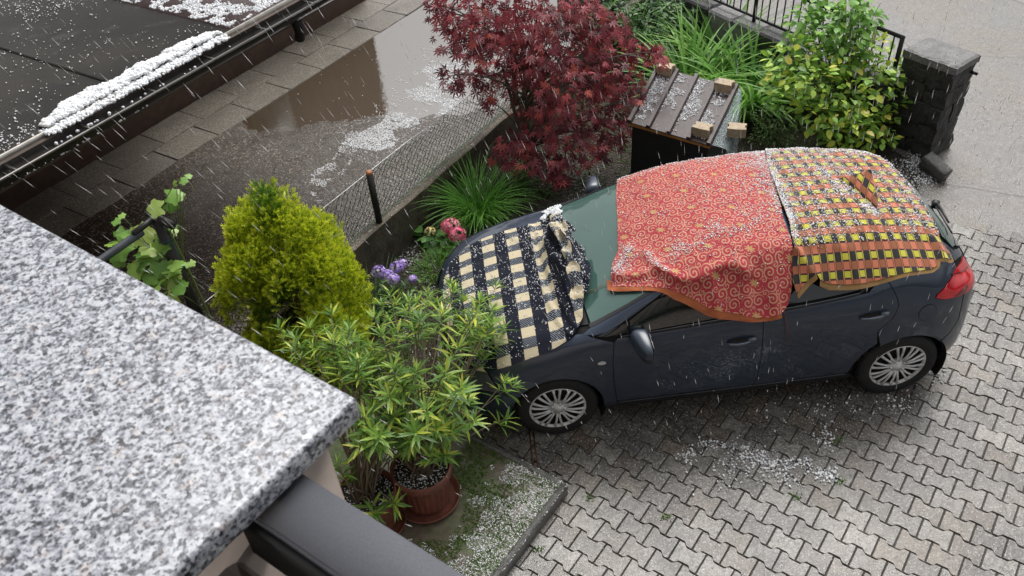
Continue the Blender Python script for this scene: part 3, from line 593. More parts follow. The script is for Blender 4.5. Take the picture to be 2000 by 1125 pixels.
# orange, yellow and black plaid blanket: rear of the roof
pl_poly = [(.655, 2.26), (1.0, 2.28), (1.3, 2.24), (1.47, 2.05), (1.515, 1.7), (1.54, 1.0), (1.552, .2), (1.545, -.5), (1.525, -1.3), (1.515, -2.0), (1.535, -2.35), (1.555, -2.56), (1.50, -2.62), (1.43, -2.58), (1.405, -2.74), (1.36, -2.80), (1.2, -2.76), (1.06, -2.74), (.9, -2.70), (.75, -2.66), (.62, -2.60), (.56, -2.52), (.53, -2.42), (.48, -2.50), (.42, -2.60), (.39, -2.66), (.372, -2.50), (.385, -2.2), (.404, -1.8), (.44, -1.1), (.462, -.43), (.505, .37), (.58, 1.3)]
def disp_pl(q, x, c, P, N):
    h = .027 + .017 * (fbm(q[:, 0] * 6, q[:, 1] * 6, 1.7, 3, 5) - .4) + .006 * (1 - np.abs(2 * fbm(q[:, 0] * 8, q[:, 1] * 13, 1.9, 2, 16) - 1)) ** 4 + .04 * np.clip(-c - 2.1, 0, 1)
    for ln, hh, w in (([(.40, -1.9), (.47, -2.25), (.53, -2.5)], .030, .028), ([(1.44, -2.0), (1.47, -2.6)], .026, .03), ([(.50, 1.9), (.49, .3), (.44, -1.0)], .012, .03), ([(.98, -.0), (1.03, -.45), (1.09, -.84)], -.012, .05), ([(.8, -2.2), (.82, -2.7)], .014, .05), ([(1.15, -2.2), (1.16, -2.75)], .012, .06)):
        h = h + hh * np.exp(-(dseg(q, np.array(ln) * [1, CS]) / w) ** 2)
    d = N * h[:, None]; k = np.clip(-c - 2.1, 0, 1.0); d[:, 1] -= .025 * k; return d
bl_pl = thing('blanket', 'orange, yellow and black plaid blanket with a standing fold, on the rear roof', 'blanket', group='blankets covering the car')
_, PLA = cloth('cloth', pl_poly, disp_pl, M_PLAID, bl_pl)
fb = MB()
hem('fringe', pl_poly[13:22], .022, M_FRINGE, bl_pl, disp_pl, lift=-.004); hem('fringe', pl_poly[10:14], .02, M_FRINGE, bl_pl, disp_pl, lift=-.004); hem('fringe', pl_poly[22:26], .02, M_FRINGE, bl_pl, disp_pl, lift=-.004)
# the standing fold
A = onbody([1.00], [.16], .024)[0][0]; B = onbody([1.135], [-.86], .024)[0][0]; Tp = atz(1702, 331, 1.60); Q = onbody([1.23], [-.12], .022)[0][0]
fv = []; fu = []; F = []
def tri_patch(a_, b_, c_, ua, ub, uc, bulge, n=12):
    nm = np.cross(b_ - a_, c_ - a_); nm = nm / np.linalg.norm(nm); ix = {}
    for i in range(n + 1):
        for j in range(n + 1 - i):
            s, t = i / n, j / n; r_3 = 1 - s - t; ix[i, j] = len(fv)
            w = 27 * s * t * r_3 * bulge + .010 * math.sin(9 * s + 5 * t) * min(1, 4 * min(s, t, r_3) + .0)
            fv.append(a_ * r_3 + b_ * s + c_ * t + nm * w); fu.append(np.array(ua) * r_3 + np.array(ub) * s + np.array(uc) * t)
    for i in range(n):
        for j in range(n - i):
            F.append([ix[i, j], ix[i + 1, j], ix[i, j + 1]])
            if i + j < n - 1: F.append([ix[i + 1, j], ix[i + 1, j + 1], ix[i, j + 1]])
tri_patch(A, B, Tp, (1.10, .0), (1.46, .04), (1.33, .26), .020)
tri_patch(B, Q, Tp, (1.46, .04), (1.30, .5), (1.33, .26), .015); tri_patch(Q, A, Tp, (1.30, .5), (1.10, .0), (1.33, .26), .015)
obj('fold', (np.array(fv), F), M_PLAID, bl_pl, uv=np.array(fu))

# navy and cream checked blanket: bonnet, bunched up below the windscreen
ck_poly = [(-1.155, 1.22), (-1.3, 1.20), (-1.568, 1.24), (-1.837, 1.25), (-1.95, 1.22), (-2.02, 1.16), (-2.07, .75), (-2.09, .30), (-2.10, -.3), (-2.085, -.9), (-2.05, -1.6), (-2.03, -2.5), (-1.97, -3.1), (-1.90, -3.5), (-1.83, -3.62), (-1.74, -3.52), (-1.64, -3.42), (-1.52, -3.2), (-1.415, -3.0), (-1.30, -2.70), (-1.215, -2.40), (-1.15, -1.95), (-1.09, -1.6), (-1.04, -1.1), (-.975, -.78), (-.945, -.5), (-.965, -.35), (-.94, -.1), (-.99, .12), (-.985, .35), (-1.04, .55), (-1.06, .72), (-1.12, .95)]
def disp_ck(q, x, c, P, N):
    m = np.exp(-(((x + 1.10) / .14) ** 2 + ((c + .05) / 1.25) ** 2) ** 1.5)
    rid = 1 - np.abs(2 * fbm(x * 9 + .4 * c, c * 1.6, .7, 2, 23) - 1); rid2 = 1 - np.abs(2 * fbm(x * 16, c * 3.2, 5.7, 2, 29) - 1)
    h = .016 + .008 * (fbm(q[:, 0] * 6, q[:, 1] * 6, 9.7, 3, 3) - .4) + m * (.025 + .13 * rid ** 2 * (.4 + fbm(x * 14, c * 3.5, 4.4, 2, 77)) + .10 * rid2 ** 3)
    for x0, c0, hh, wx, wc in ((-1.07, .55, .055, .055, .30), (-1.03, -.05, .075, .06, .33), (-1.05, -.72, .06, .055, .28), (-1.13, .2, .04, .04, .5), (-1.11, -.45, .045, .035, .3), (-1.16, -1.1, .03, .03, .4)): h = h + hh * np.exp(-((x - x0) / wx) ** 2 - ((c - c0) / wc) ** 2) * (.75 + .5 * fbm(x * 22, c * 5, 7.1, 2, 91))
    for ln, hh, w in (([(-1.33, 1.1), (-1.36, .2), (-1.33, -.6), (-1.27, -1.4), (-1.20, -2.2)], .022, .022), ([(-1.29, .9), (-1.27, 0), (-1.2, -1.2), (-1.15, -1.9)], .020, .018), ([(-1.24, .5), (-1.19, -.5), (-1.13, -1.3)], .03, .018), ([(-1.55, 1.1), (-1.38, .5), (-1.3, .3)], .012, .02)):
        h = h + hh * np.exp(-(dseg(q, np.array(ln) * [1, CS]) / w) ** 2)
    d = N * h[:, None]; sh = m * (fbm(x * 11, c * 2.2, 2.2, 2, 41) - .5) * .20; d[:, 0] += sh; d[:, 1] += m * (fbm(x * 11, c * 2.2, 8.2, 2, 43) - .5) * .22
    k = np.clip(-c - 2.6, 0, 1); d[:, 1] -= .02 * k; return d
bl_ck = thing('blanket', 'navy and cream buffalo check blanket over the bonnet, bunched up below the windscreen', 'blanket', group='blankets covering the car')
_, CHK = cloth('cloth', ck_poly, disp_ck, M_CHECK, bl_ck, step=.016)
tw = onbody(np.array([-1.03, -.99, -.955, -.915, -.88]), np.array([-.98, -.92, -.97, -.93, -.99]), .012)[0]
twg = MB(); twg.add(tube(tw, [.004, .0035, .003, .003, .002], 5)); twg.add(tube([tw[2], tw[2] + [-.02, -.05, .01]], .002, 4))
tag(obj('twig', twg.get(), plain('twig_bark', (.22, .15, .07), .9)), 'thin brown twig lying on the windscreen beside the checked blanket', 'twig')
# ================================================================== the setting
D52 = np.array([math.cos(R(52)), math.sin(R(52))]); M52 = np.array([D52[1], -D52[0]])      # the neighbour's directions
E1 = np.array([math.cos(R(-41)), math.sin(R(-41))]); E2 = np.array([-E1[1], E1[0]])         # our house's directions
def TN(t, n): return D52 * t + M52 * n
def EE(a, b): return E1 * a + E2 * b
def obox(c2, z0, z1, L, W, ang, bev=0.0):
    return box((c2[0], c2[1], (z0 + z1) / 2), (L, W, z1 - z0), R(ang), bev)
def sheet(poly, z, step=None, bumpf=None):
    p = np.array(poly, float)
    if step is None:
        return np.concatenate([p, np.full((len(p), 1), z)], 1), [list(range(len(p)))]
    V, T, _ = fill(dens(p, step), step); zz = np.full(len(V), z) + (bumpf(V[:, 0], V[:, 1]) if bumpf else 0)
    t = T[0]; a, b, c = V[t[0]], V[t[1]], V[t[2]]
    if (b[0] - a[0]) * (c[1] - a[1]) - (b[1] - a[1]) * (c[0] - a[0]) < 0: T = [q[::-1] for q in T]
    return np.stack([V[:, 0], V[:, 1], zz], 1), T

def m_wetstone(name, c0, c1, c2, rough=.38, scale=1.0, grit=260.0, stain=(.05, .045, .04)):
    g = G(name); p = g.pos()
    n1 = g.noise(p, 1.3 * scale, 5); n2 = g.noise(p, 11.0 * scale, 6); sp = g.vor(p, grit, out='Color'); s1 = g.sep(sp)[0]
    b = g.ramp(n2, [(.25, c0), (.5, c1), (.78, c2)]); b = g.mix(g.ramp(n1, [(.42, 0), (.62, .65)]), b, stain)
    b = g.mix(g.ramp(s1, [(.80, 0), (.95, .55)]), b, tuple(min(1, c * 2.1) for c in c2)); b = g.mix(g.ramp(s1, [(.03, .5), (.18, 0)]), b, (.02, .02, .02))
    h = g.math('ADD', g.math('MULTIPLY', g.vor(p, grit), .7), g.noise(p, 60.0, 4))
    r = g.math('ADD', g.math('MULTIPLY', g.noise(p, 2.2, 4), .35), rough - .18)
    return g.set(base=b, rough=r, normal=g.bump(h, .5, .006))
# ---- far ground
M_GND = m_wetstone('wet_ground', (.07, .06, .05), (.10, .09, .075), (.14, .125, .11))
go = obj('ground', grid_ := (lambda X: (np.stack([X[0], X[1], np.full(len(X[0]), -.12)], 1), X[2]))(grid(-60, 60, -60, 60, 30, 30)), M_GND); tag(go, 'wide brown ground reaching away around the houses and the yard', kind='structure')
# ---- street: wet pale concrete behind the pillar
def m_street():
    g = G('wet_street'); p = g.pos(); n1 = g.noise(p, .7, 5, .6); n2 = g.noise(p, 9.0, 6); sp = g.sep(g.vor(p, 170.0, out='Color'))[0]
    b = g.ramp(n2, [(.25, (.105, .10, .095)), (.75, (.17, .163, .155))]); b = g.mix(g.ramp(n1, [(.46, 0), (.58, .65)]), b, (.15, .122, .09)); b = g.mix(g.ramp(g.noise(g.vscale(p, (1, 1.7, 1)), 1.7, 4), [(.52, 0), (.7, .55)]), b, (.11, .108, .11))
    b = g.mix(g.ramp(sp, [(.82, 0), (.95, .5)]), b, (.6, .58, .55)); b = g.mix(g.ramp(sp, [(.04, .6), (.2, 0)]), b, (.08, .075, .07))
    cr = g.vor(g.mix(.04, p, g.noise(p, 3.0, 4, col=True)), .42, feat='DISTANCE_TO_EDGE'); b = g.mix(g.ramp(cr, [(.0, .8), (.006, 0)]), b, (.05, .045, .04))
    h = g.math('ADD', g.noise(p, 90.0, 4), g.math('MULTIPLY', g.ramp(cr, [(.0, 0), (.01, 1)]), .8))
    return g.set(base=b, rough=g.math('ADD', g.math('MULTIPLY', g.noise(p, 1.2, 4), .5), .04), normal=g.bump(h, .45, .008))
M_STREET = m_street()
st = obj('street', sheet([(2.2, 1.32), (6, -.4), (30, -6), (40, 20), (10, 40), (-6, 34), (1.0, 8.6), (2.86 - .33, 2.69 + .62), (2.75, 2.3), (2.55, 1.9)], -.008, .5, lambda x, y: .02 * (fbm(x * .8, y * .8, 0, 3, 77) - .6)), M_STREET); tag(st, 'wet pale grey street behind the stone pillar', kind='structure')

# ---- driveway of double-T pavers
LU, PR = .2035, .1535
ee = np.array([.745, -.667]); ee /= np.linalg.norm(ee); nn_ = np.array([-ee[1], ee[0]]) * 1.0
K = np.array([-1.335, -1.395])
drive_poly = np.array([K + E1 * .0, EE(K @ E1, -4.7), EE(8, -4.7), (9, -1.0), (4.4, .45), (2.5, 1.25), (1.2, 1.30), (-1.2, 1.22), (-2.05, 1.02), (-2.25, .3), (-2.2, -.55), (-1.93, -.875)])
M_JOINT = m_wetstone('joint_sand', (.010, .009, .008), (.016, .014, .012), (.028, .026, .022), .5)
dr = obj('driveway', sheet(drive_poly, -.013), M_JOINT); tag(dr, 'driveway of wavy interlocking grey pavers the car stands on', kind='structure')
def m_paver(part):
    g = G('paver_concrete' + ('' if part else '_far')); p = g.pos(); r = g.rnd(part)
    tone = g.ramp(r, [(0, (.132, .122, .107)), (.18, (.168, .157, .139)), (.42, (.195, .184, .166)), (.6, (.182, .157, .125)), (.72, (.138, .113, .088)), (.82, (.265, .253, .228)), (1, (.152, .145, .136))], 'CONSTANT')
    n2 = g.noise(p, 16.0, 6, .65); b = g.mix(g.ramp(n2, [(.3, .75), (.6, 0)]), tone, g.mix(1.0, tone, (.55, .52, .48), 'MULTIPLY'))
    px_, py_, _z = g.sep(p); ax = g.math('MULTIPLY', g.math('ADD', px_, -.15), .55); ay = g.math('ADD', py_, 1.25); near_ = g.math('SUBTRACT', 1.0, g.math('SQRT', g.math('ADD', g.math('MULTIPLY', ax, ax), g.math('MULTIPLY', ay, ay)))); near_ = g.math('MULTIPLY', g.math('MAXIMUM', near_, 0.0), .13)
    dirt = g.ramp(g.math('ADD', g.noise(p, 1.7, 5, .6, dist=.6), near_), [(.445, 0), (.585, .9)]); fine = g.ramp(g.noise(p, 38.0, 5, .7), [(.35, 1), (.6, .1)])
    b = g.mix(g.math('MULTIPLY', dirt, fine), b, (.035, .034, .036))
    sp = g.sep(g.vor(p, 125.0, out='Color'))[0]; b = g.mix(g.ramp(sp, [(.84, 0), (.97, .55)]), b, (.42, .41, .39)); b = g.mix(g.ramp(sp, [(.05, .7), (.26, 0)]), b, (.04, .037, .034))
    h = g.math('ADD', g.math('MULTIPLY', g.noise(p, 120.0, 4), 1.0), g.math('MULTIPLY', g.noise(p, 25.0, 4), .8))
    rg = g.math('ADD', g.math('MULTIPLY', g.noise(p, 3.0, 4), .5), -.02)
    return g.set(base=b, rough=rg, spec=.5, normal=g.bump(h, .5, .005))
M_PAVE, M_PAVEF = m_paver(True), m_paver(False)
def paver_outline(L, W, d, gap):
    h = L / 2 - gap / 2; w = W / 2 - gap / 2; s = lambda x: x * h
    up = [(-h, w + d), (s(-.66), w + d), (s(-.57), w + d * .6), (s(-.43), w - d * .6), (s(-.34), w - d), (s(.34), w - d), (s(.43), w - d * .6), (s(.57), w + d * .6), (s(.66), w + d), (h, w + d)]
    dn = [(-x, -y) for x, y in up]
    return up + dn
def paver_mesh(gap, seed):
    q = np.random.default_rng(seed); o = np.array(paver_outline(LU, PR, .0145, gap)) + q.normal(0, .0007, (20, 2)); n = len(o)
    v = [(x, y, -.035) for x, y in o] + [(x, y, -.004) for x, y in o] + [(x * .965, y * .955, .0) for x, y in o]
    f = [[i, (i + 1) % n, (i + 1) % n + n, i + n][::-1] for i in range(n)] + [[i + n, (i + 1) % n + n, (i + 1) % n + 2 * n, i + 2 * n][::-1] for i in range(n)]
    top = [2 * n + i for i in range(n)][::-1]
    v = np.array(v); return v, f + [top]
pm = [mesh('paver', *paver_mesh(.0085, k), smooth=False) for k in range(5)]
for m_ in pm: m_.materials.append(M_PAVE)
O0 = np.array([1.0 - .5 * .152, -1.3]) + (-(ee * LU * .0))
ctr = []
c00 = (np.array([.99, -1.30]) + np.array([1.04, -1.56])) / 2
for j in range(-30, 31):
    for i in range(-36, 37):
        c = c00 + ee * LU * (i + .5 * (j % 2)) + nn_ * PR * j
        ctr.append((c[0], c[1]))
ctr = np.array(ctr); ctr = ctr[inside(ctr, inset(dens(drive_poly, .5), -.07))]
def pix(P):
    d = np.asarray(P) - CAM; z = d @ _f; return np.stack([1000 + FPX * (d @ _r) / z, 562.5 - FPX * (d @ _u) / z], -1), z
q_, z_ = pix(np.concatenate([ctr, np.zeros((len(ctr), 1))], 1))
vis = (q_[:, 0] > -40) & (q_[:, 0] < 2040) & (q_[:, 1] > -40) & (q_[:, 1] < 1165) & (z_ > 0)
under = (np.abs(ctr[:, 0]) < 2.1) & (ctr[:, 1] > -.60) & (ctr[:, 1] < 2.0)
score = np.where(vis & ~under, 1 / z_ ** 2, -1); order = np.argsort(-score); near = order[:300]; far = order[300:]
def prot(k): return rng.choice([0, math.pi]) + rng.normal(0, .006)
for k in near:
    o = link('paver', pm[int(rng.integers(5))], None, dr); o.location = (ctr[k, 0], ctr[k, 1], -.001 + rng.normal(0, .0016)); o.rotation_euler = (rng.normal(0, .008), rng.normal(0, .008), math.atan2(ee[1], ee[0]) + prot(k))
tv, tf = paver_mesh(.0085, 9); a = math.atan2(ee[1], ee[0]); Ms = np.repeat(np.array([[[math.cos(a), -math.sin(a), 0], [math.sin(a), math.cos(a), 0], [0, 0, 1]]]), len(far), 0)
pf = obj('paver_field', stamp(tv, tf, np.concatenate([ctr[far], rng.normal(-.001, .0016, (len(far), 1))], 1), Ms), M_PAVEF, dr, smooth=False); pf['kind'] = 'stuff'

# ---- concrete slab at the house, mossy
slab_poly = [K, EE(K @ E1, -4.7), EE(-2.2, -4.7), EE(-2.2, K @ E2)]
def m_slab():
    g = G('mossy_slab'); p = g.pos(); n1 = g.noise(p, 2.6, 5, .6); n2 = g.noise(p, 24.0, 5)
    b = g.ramp(n2, [(.3, (.085, .07, .05)), (.7, (.15, .13, .10))]); b = g.mix(g.ramp(n1, [(.45, 0), (.6, .9)]), b, g.ramp(n2, [(.3, (.04, .065, .018)), (.7, (.09, .14, .04))]))
    b = g.mix(g.ramp(g.noise(p, 5.0, 4), [(.6, 0), (.75, .5)]), b, (.30, .30, .27))
    return g.set(base=b, rough=g.math('ADD', g.math('MULTIPLY', n1, .5), .12), normal=g.bump(n2, .4, .006))
M_SLAB = m_slab()
ps = prism(slab_poly[::-1] if False else slab_poly, -.05, .10)
sb = thing('concrete_slab', 'low mossy concrete slab by the house under the potted oleanders, its edge dark and wet', 'slab', (K[0], K[1], 0))
def ccw(p):
    p = np.array(p); n = np.roll(p, -1, 0); return p if np.sum(p[:, 0] * n[:, 1] - n[:, 0] * p[:, 1]) > 0 else p[::-1]
V_, F_ = sheet(ccw(slab_poly), .10, .07, lambda x, y: .006 * (fbm(x * 6, y * 6, 0, 3, 8) - .5)); obj('slab_top', local((V_, F_), sb), M_SLAB, sb)
M_KERB = m_wetstone('kerb_concrete', (.03, .03, .028), (.065, .065, .06), (.15, .15, .145), .4, 2.0)
mid = (K + EE(K @ E1, -4.7)) / 2; Lk = abs(K @ E2 + 4.7)
obj('edge_kerb', local(obox(mid - E1 * .025, -.06, .112, .055, Lk, -41, .012), sb), M_KERB, sb)
mid2 = (K + EE(-2.2, K @ E2)) / 2; obj('edge_kerb', local(obox(mid2 - E2 * .025 - E1 * .03, -.06, .110, K @ E1 + 2.2 - .06, .055, -41, .012), sb), M_KERB, sb)
mr = thing('metal_channel', 'rusty steel angle strip lying in the pavers in front of the front wheel', 'metal strip', (-1.55, -.95, 0))
rust = plain('rusty_steel', (.10, .045, .02), .5, metal=.4); c_ = np.array([-1.553, -.90])
obj('flange', local(obox(c_, -.02, .006, .012, .52, -1.5), mr), rust, mr); obj('flange', local(obox(c_ + [.032, 0], -.02, .005, .010, .52, -1.5), mr), rust, mr); obj('channel_bed', local(obox(c_ + [.016, 0], -.03, -.004, .021, .52, -1.5), mr), M_DARK, mr)

# ---- garden soil
def m_soil():
    g = G('garden_soil'); p = g.pos(); n = g.noise(p, 3.0, 6, .65); f = g.noise(p, 40.0, 5)
    b = g.ramp(f, [(.3, (.014, .010, .007)), (.7, (.075, .055, .038))]); b = g.mix(g.ramp(n, [(.5, 0), (.62, .8)]), b, g.ramp(f, [(.3, (.024, .036, .010)), (.7, (.055, .075, .024))]))
    b = g.mix(g.ramp(g.noise(p, 1.9, 4), [(.58, 0), (.68, .6)]), b, (.13, .11, .09))
    return g.set(base=b, rough=.6, normal=g.bump(g.math('ADD', f, g.vor(p, 45.0)), 1.0, .03))
M_SOIL = m_soil()
gp = [tuple(TN(-6, -3.02)), tuple(TN(7.6, -3.02)), (1.0, 8.5), (2.50, 3.38), (2.95, 2.35), (3.02, 2.0), (2.5, 1.25), (1.2, 1.30), (-1.2, 1.22), (-2.05, 1.02), (-2.25, .3), (-2.2, -.55), tuple(EE(K @ E1 - .55, K @ E2 + .02)), tuple(EE(-2.2, K @ E2)), tuple(EE(-2.2, -4.7)), tuple(EE(-6, -4.7))]
gs = obj('garden_soil', sheet(ccw(gp), .012, .09, lambda x, y: .035 * (fbm(x * 3, y * 3, 0, 4, 31) - .45)), M_SOIL); tag(gs, 'dark garden bed between the wire fence and the car', kind='structure')

# ---- neighbour's yard, puddle and walkway
def m_yard():
    g = G('coarse_wet_asphalt'); p = g.pos(); sp = g.vor(p, 62.0, out='Color'); s1 = g.sep(sp)[0]; n1 = g.noise(p, 1.4, 5)
    b = g.ramp(s1, [(.0, (.022, .016, .010)), (.55, (.046, .035, .025)), (.82, (.082, .065, .048)), (.97, (.22, .185, .15))]); b = g.mix(g.ramp(n1, [(.4, 0), (.65, .6)]), b, (.045, .035, .026))
    h = g.math('ADD', g.math('MULTIPLY', g.vor(p, 95.0), -1.0), g.noise(p, 30.0, 3))
    return g.set(base=b, rough=.20, normal=g.bump(h, .6, .008))
M_YARD = m_yard()
X, Y, F = grid(-5, 7.6, -6.49, -3.10, 320, 90)
yh = lambda t, n: -.0125 + .018 * np.clip((n + 5.1) / 1.2, -1, 1) + .034 * np.clip((1.9 - t) / 1.6, -.35, 1) + .040 * (fbm(t * 1.5, n * 1.7, 0, 4, 61) - .5) + .006 * fbm(t * 14, n * 14, 0, 3, 62)
P2 = X[:, None] * D52 + Y[:, None] * M52
yd = obj('yard', (np.concatenate([P2, yh(X, Y)[:, None]], 1), F), M_YARD); tag(yd, "neighbour's yard of coarse dark wet asphalt behind the wire fence", kind='structure')
def m_water():
    g = G('muddy_water'); p = g.pos(); n = g.noise(p, 16.0, 4, .6); b = g.mix(g.noise(p, .9, 3), (.050, .036, .022), (.075, .056, .036))
    return g.set(base=b, rough=.025, ior=3.0, normal=g.bump(g.math('ADD', n, g.math('MULTIPLY', g.vor(p, 14.0), .35)), .06, .02))
M_WATER = m_water()
wq = [TN(-5, -6.485), TN(7.6, -6.485), TN(7.6, -3.12), TN(-5, -3.12)]
pd = obj('puddle', sheet(ccw(wq), -.004), M_WATER); tag(pd, "brown rain puddle on the neighbour's yard mirroring the garage wall", kind='structure')
wk = obj('walkway', sheet(ccw([TN(-5, -7.45), TN(7.6, -7.45), TN(7.6, -6.47), TN(-5, -6.47)]), -.006), M_JOINT); tag(wk, 'walkway of exposed aggregate slabs along the garage wall', kind='structure')
def m_aggr():
    g = G('exposed_aggregate'); p = g.pos(); s1 = g.sep(g.vor(p, 130.0, out='Color'))[0]; r = g.rnd(True)
    b = g.ramp(s1, [(.0, (.05, .043, .034)), (.45, (.135, .118, .092)), (.8, (.235, .205, .165)), (.97, (.42, .39, .34))]); b = g.mix(g.math('MULTIPLY', r, .35), b, (.08, .07, .055)); b = g.mix(g.ramp(g.noise(p, 2.0, 5), [(.45, 0), (.7, .5)]), b, (.06, .05, .038))
    return g.set(base=b, rough=.36, normal=g.bump(g.math('MULTIPLY', g.vor(p, 130.0), -1.0), .7, .006))
M_AGG = m_aggr()
sm = mesh('walkway_slab', *box((0, 0, -.02), (.63, .475, .04), bev=.004), smooth=False); sm.materials.append(M_AGG)
for i in range(-8, 12):
    for j in range(2):
        o = link('walkway_slab', sm, None, wk); c = TN(.64 * i + .22 + (.0 if j else .19), -7.20 + .485 * j); o.location = (c[0], c[1], .006 + rng.normal(0, .002)); o.rotation_euler = (rng.normal(0, .006), rng.normal(0, .006), R(52) + rng.normal(0, .004))

# ---- neighbour's garage: wall set back under a deep flat roof with gutter
gar = thing('garage', "neighbour's brown garage with a deep flat bitumen roof, gutter and hail lying on it", 'garage', (*TN(0, -7.5), 0))
M_BROWN = plain('brown_render', (.105, .062, .045), .8); M_SOFFIT = plain('dark_soffit', (.11, .085, .07), .8)
gw = obj('wall', local(obox(TN(-1.7, -7.53), -.1, 2.12, 12.6, .2, 52), gar), M_BROWN, gar)
obj('end_wall', local(obox(TN(4.5, -9.5), -.1, 2.1, .2, 3.74, 52), gar), M_BROWN, gar)
wf = obj('window', local(obox(TN(2.15, -7.42), .55, 1.35, .75, .05, 52), gar), plain('window_frame_grey', (.32, .31, .29), .5), gar); obj('pane', local(obox(TN(2.15, -7.392), .61, 1.29, .63, .012, 52), gar), plain('frosted_pane', (.34, .34, .33), .25), wf)
RZ = 2.2
obj('roof_slab', local(obox(TN(-3.55, -7.75), RZ - .16, RZ - .02, 8.8, 7.0, 52), gar), M_SOFFIT, gar)
def m_bitumen():
    g = G('bitumen_felt'); p = g.pos(); n1 = g.noise(p, 1.1, 6, .6); n2 = g.noise(p, 60.0, 4); b = g.ramp(n2, [(.3, (.012, .011, .010)), (.7, (.030, .028, .025))]); b = g.mix(g.ramp(n1, [(.42, 0), (.62, .7)]), b, (.042, .038, .034))
    st = g.ramp(g.noise(g.vscale(p, (1, 1, 1)), 4.5, 5), [(.58, 0), (.7, .5)]); b = g.mix(st, b, (.075, .07, .064))
    return g.set(base=b, rough=g.math('ADD', g.math('MULTIPLY', n1, .35), .42), spec=.15, normal=g.bump(n2, .35, .005))
M_BIT = m_bitumen(); M_BITR = m_wetstone('red_felt', (.03, .012, .012), (.055, .02, .02), (.085, .035, .035), .4)
tsp = -.47
obj('roofing_felt', local(obox(TN((-7.9 + tsp) / 2, -7.78), RZ - .02, RZ, tsp + 7.9 - .004, 6.9, 52), gar), M_BIT, gar)
obj('red_roofing_felt', local(obox(TN((.84 + tsp) / 2, -7.78), RZ - .02, RZ + .004, .84 - tsp, 6.9, 52), gar), M_BITR, gar)
for t in (-1.62, -2.75, -3.9):
    obj('felt_seam', local(obox(TN(t, -7.78), RZ - .004, RZ + .006, .05, 6.88, 52), gar), M_BIT, gar)
ln = obj('flashing_strip', local(obox(TN(-3.55, -4.30), RZ - .03, RZ + .018, 8.8, .014, 52), gar), plain('pale_metal_edge', (.46, .44, .40), .4, metal=.5), gar)
M_GUT = plain('gutter_metal', (.05, .045, .042), .32, metal=.7); gm = MB(); n = 13
a = np.linspace(R(180), R(360), n); prof = [(-.085, .02)] + [(math.cos(x) * .085, -.0 + math.sin(x) * .085) for x in a] + [(.088, .012), (.080, .016)]
for t0, t1 in ((-7.9, .88),):
    V = []
    for t in (t0, t1):
        for pn, pz_ in prof: c = TN(t, -4.15 + pn); V.append([c[0], c[1], RZ - .035 + pz_])
    k = len(prof); gm.add((np.array(V), [[i, i + 1, k + i + 1, k + i] for i in range(k - 1)]))
gt = obj('gutter', local(gm.get(), gar), M_GUT, gar)
gl = MB(); gl.add(tube([(*TN(-7.9, -4.062), RZ - .018), (*TN(.88, -4.062), RZ - .018)], .011, 8)); obj('gutter_bead', local(gl.get(), gar), plain('worn_bead', (.16, .15, .14), .35, metal=.6), gt)
obj('fascia', local(obox(TN(-3.55, -4.255), RZ - .20, RZ - .022, 8.8, .03, 52), gar), M_SOFFIT, gar)
for t in np.arange(-3.4, .8, .62):
    obj('gutter_bracket', local(obox(TN(t, -4.15), RZ - .03, RZ - .022, .025, .20, 52), gar), M_GUT, gt)
ol = obj('gutter_outlet', local(tube([(*TN(.10, -4.13), RZ - .10), (*TN(.10, -4.12), RZ - .22), (*TN(.12, -4.16), RZ - .30)], [.05, .045, .05], 10), gar), M_DARK, gar)
# ---- low wall and wire fence
def m_conc(name, a, b, c, moss):
    g = G(name); p = g.pos(); n = g.noise(p, 7.0, 6, .65); f = g.noise(p, 55.0, 4); bb = g.ramp(f, [(.3, a), (.5, b), (.75, c)]); bb = g.mix(g.ramp(n, [(.45, 0), (.62, .75)]), bb, moss)
    return g.set(base=bb, rough=.55, normal=g.bump(g.math('ADD', f, n), .7, .012))
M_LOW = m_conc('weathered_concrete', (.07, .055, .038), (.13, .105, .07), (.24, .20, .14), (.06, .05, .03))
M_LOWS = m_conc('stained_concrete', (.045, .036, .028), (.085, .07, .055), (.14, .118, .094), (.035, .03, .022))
lw = thing('garden_wall', 'low weathered concrete wall under the wire fence', 'wall', (*TN(0, -3.06), 0))
X = np.linspace(-5, 7.6, 180); V = []
for i, t in enumerate(X):
    wob = .012 * (fbm(np.array([t * 2]), np.array([0.]), 0, 3, 5)[0] - .5); z = .5 + .02 * (fbm(np.array([t * 3]), np.array([3.]), 0, 3, 6)[0] - .5)
    for nn, zz in ((-3.13, -.1), (-3.13, z - .012), (-3.118, z), (-3.012 + wob, z), (-3.0 + wob, z - .012), (-2.995 + wob, -.1)): c = TN(t, nn); V.append([c[0], c[1], zz])
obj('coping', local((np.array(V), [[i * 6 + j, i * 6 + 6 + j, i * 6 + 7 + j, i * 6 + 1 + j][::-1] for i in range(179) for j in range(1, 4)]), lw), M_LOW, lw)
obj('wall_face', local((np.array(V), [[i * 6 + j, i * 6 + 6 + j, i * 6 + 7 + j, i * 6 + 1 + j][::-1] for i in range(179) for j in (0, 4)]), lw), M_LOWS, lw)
fe = thing('wire_fence', 'green chain-link fence sagging between posts on the low wall', 'fence', (*TN(0, -3.08), .5))
M_WIRE = plain('green_wire', (.02, .10, .065), .5); M_STEEL = plain('bare_wire', (.45, .46, .46), .3, metal=.8); M_POST = plain('black_post', (.012, .012, .012), .4)
def ftop(t): return 1.04 - .035 * math.sin(math.pi * min(max((t - .2) / 1.35, 0), 1)) - .10 * min(max((t - 1.5) / 2.0, 0), 1)
wires = MB(); cell = .078; rows = 7
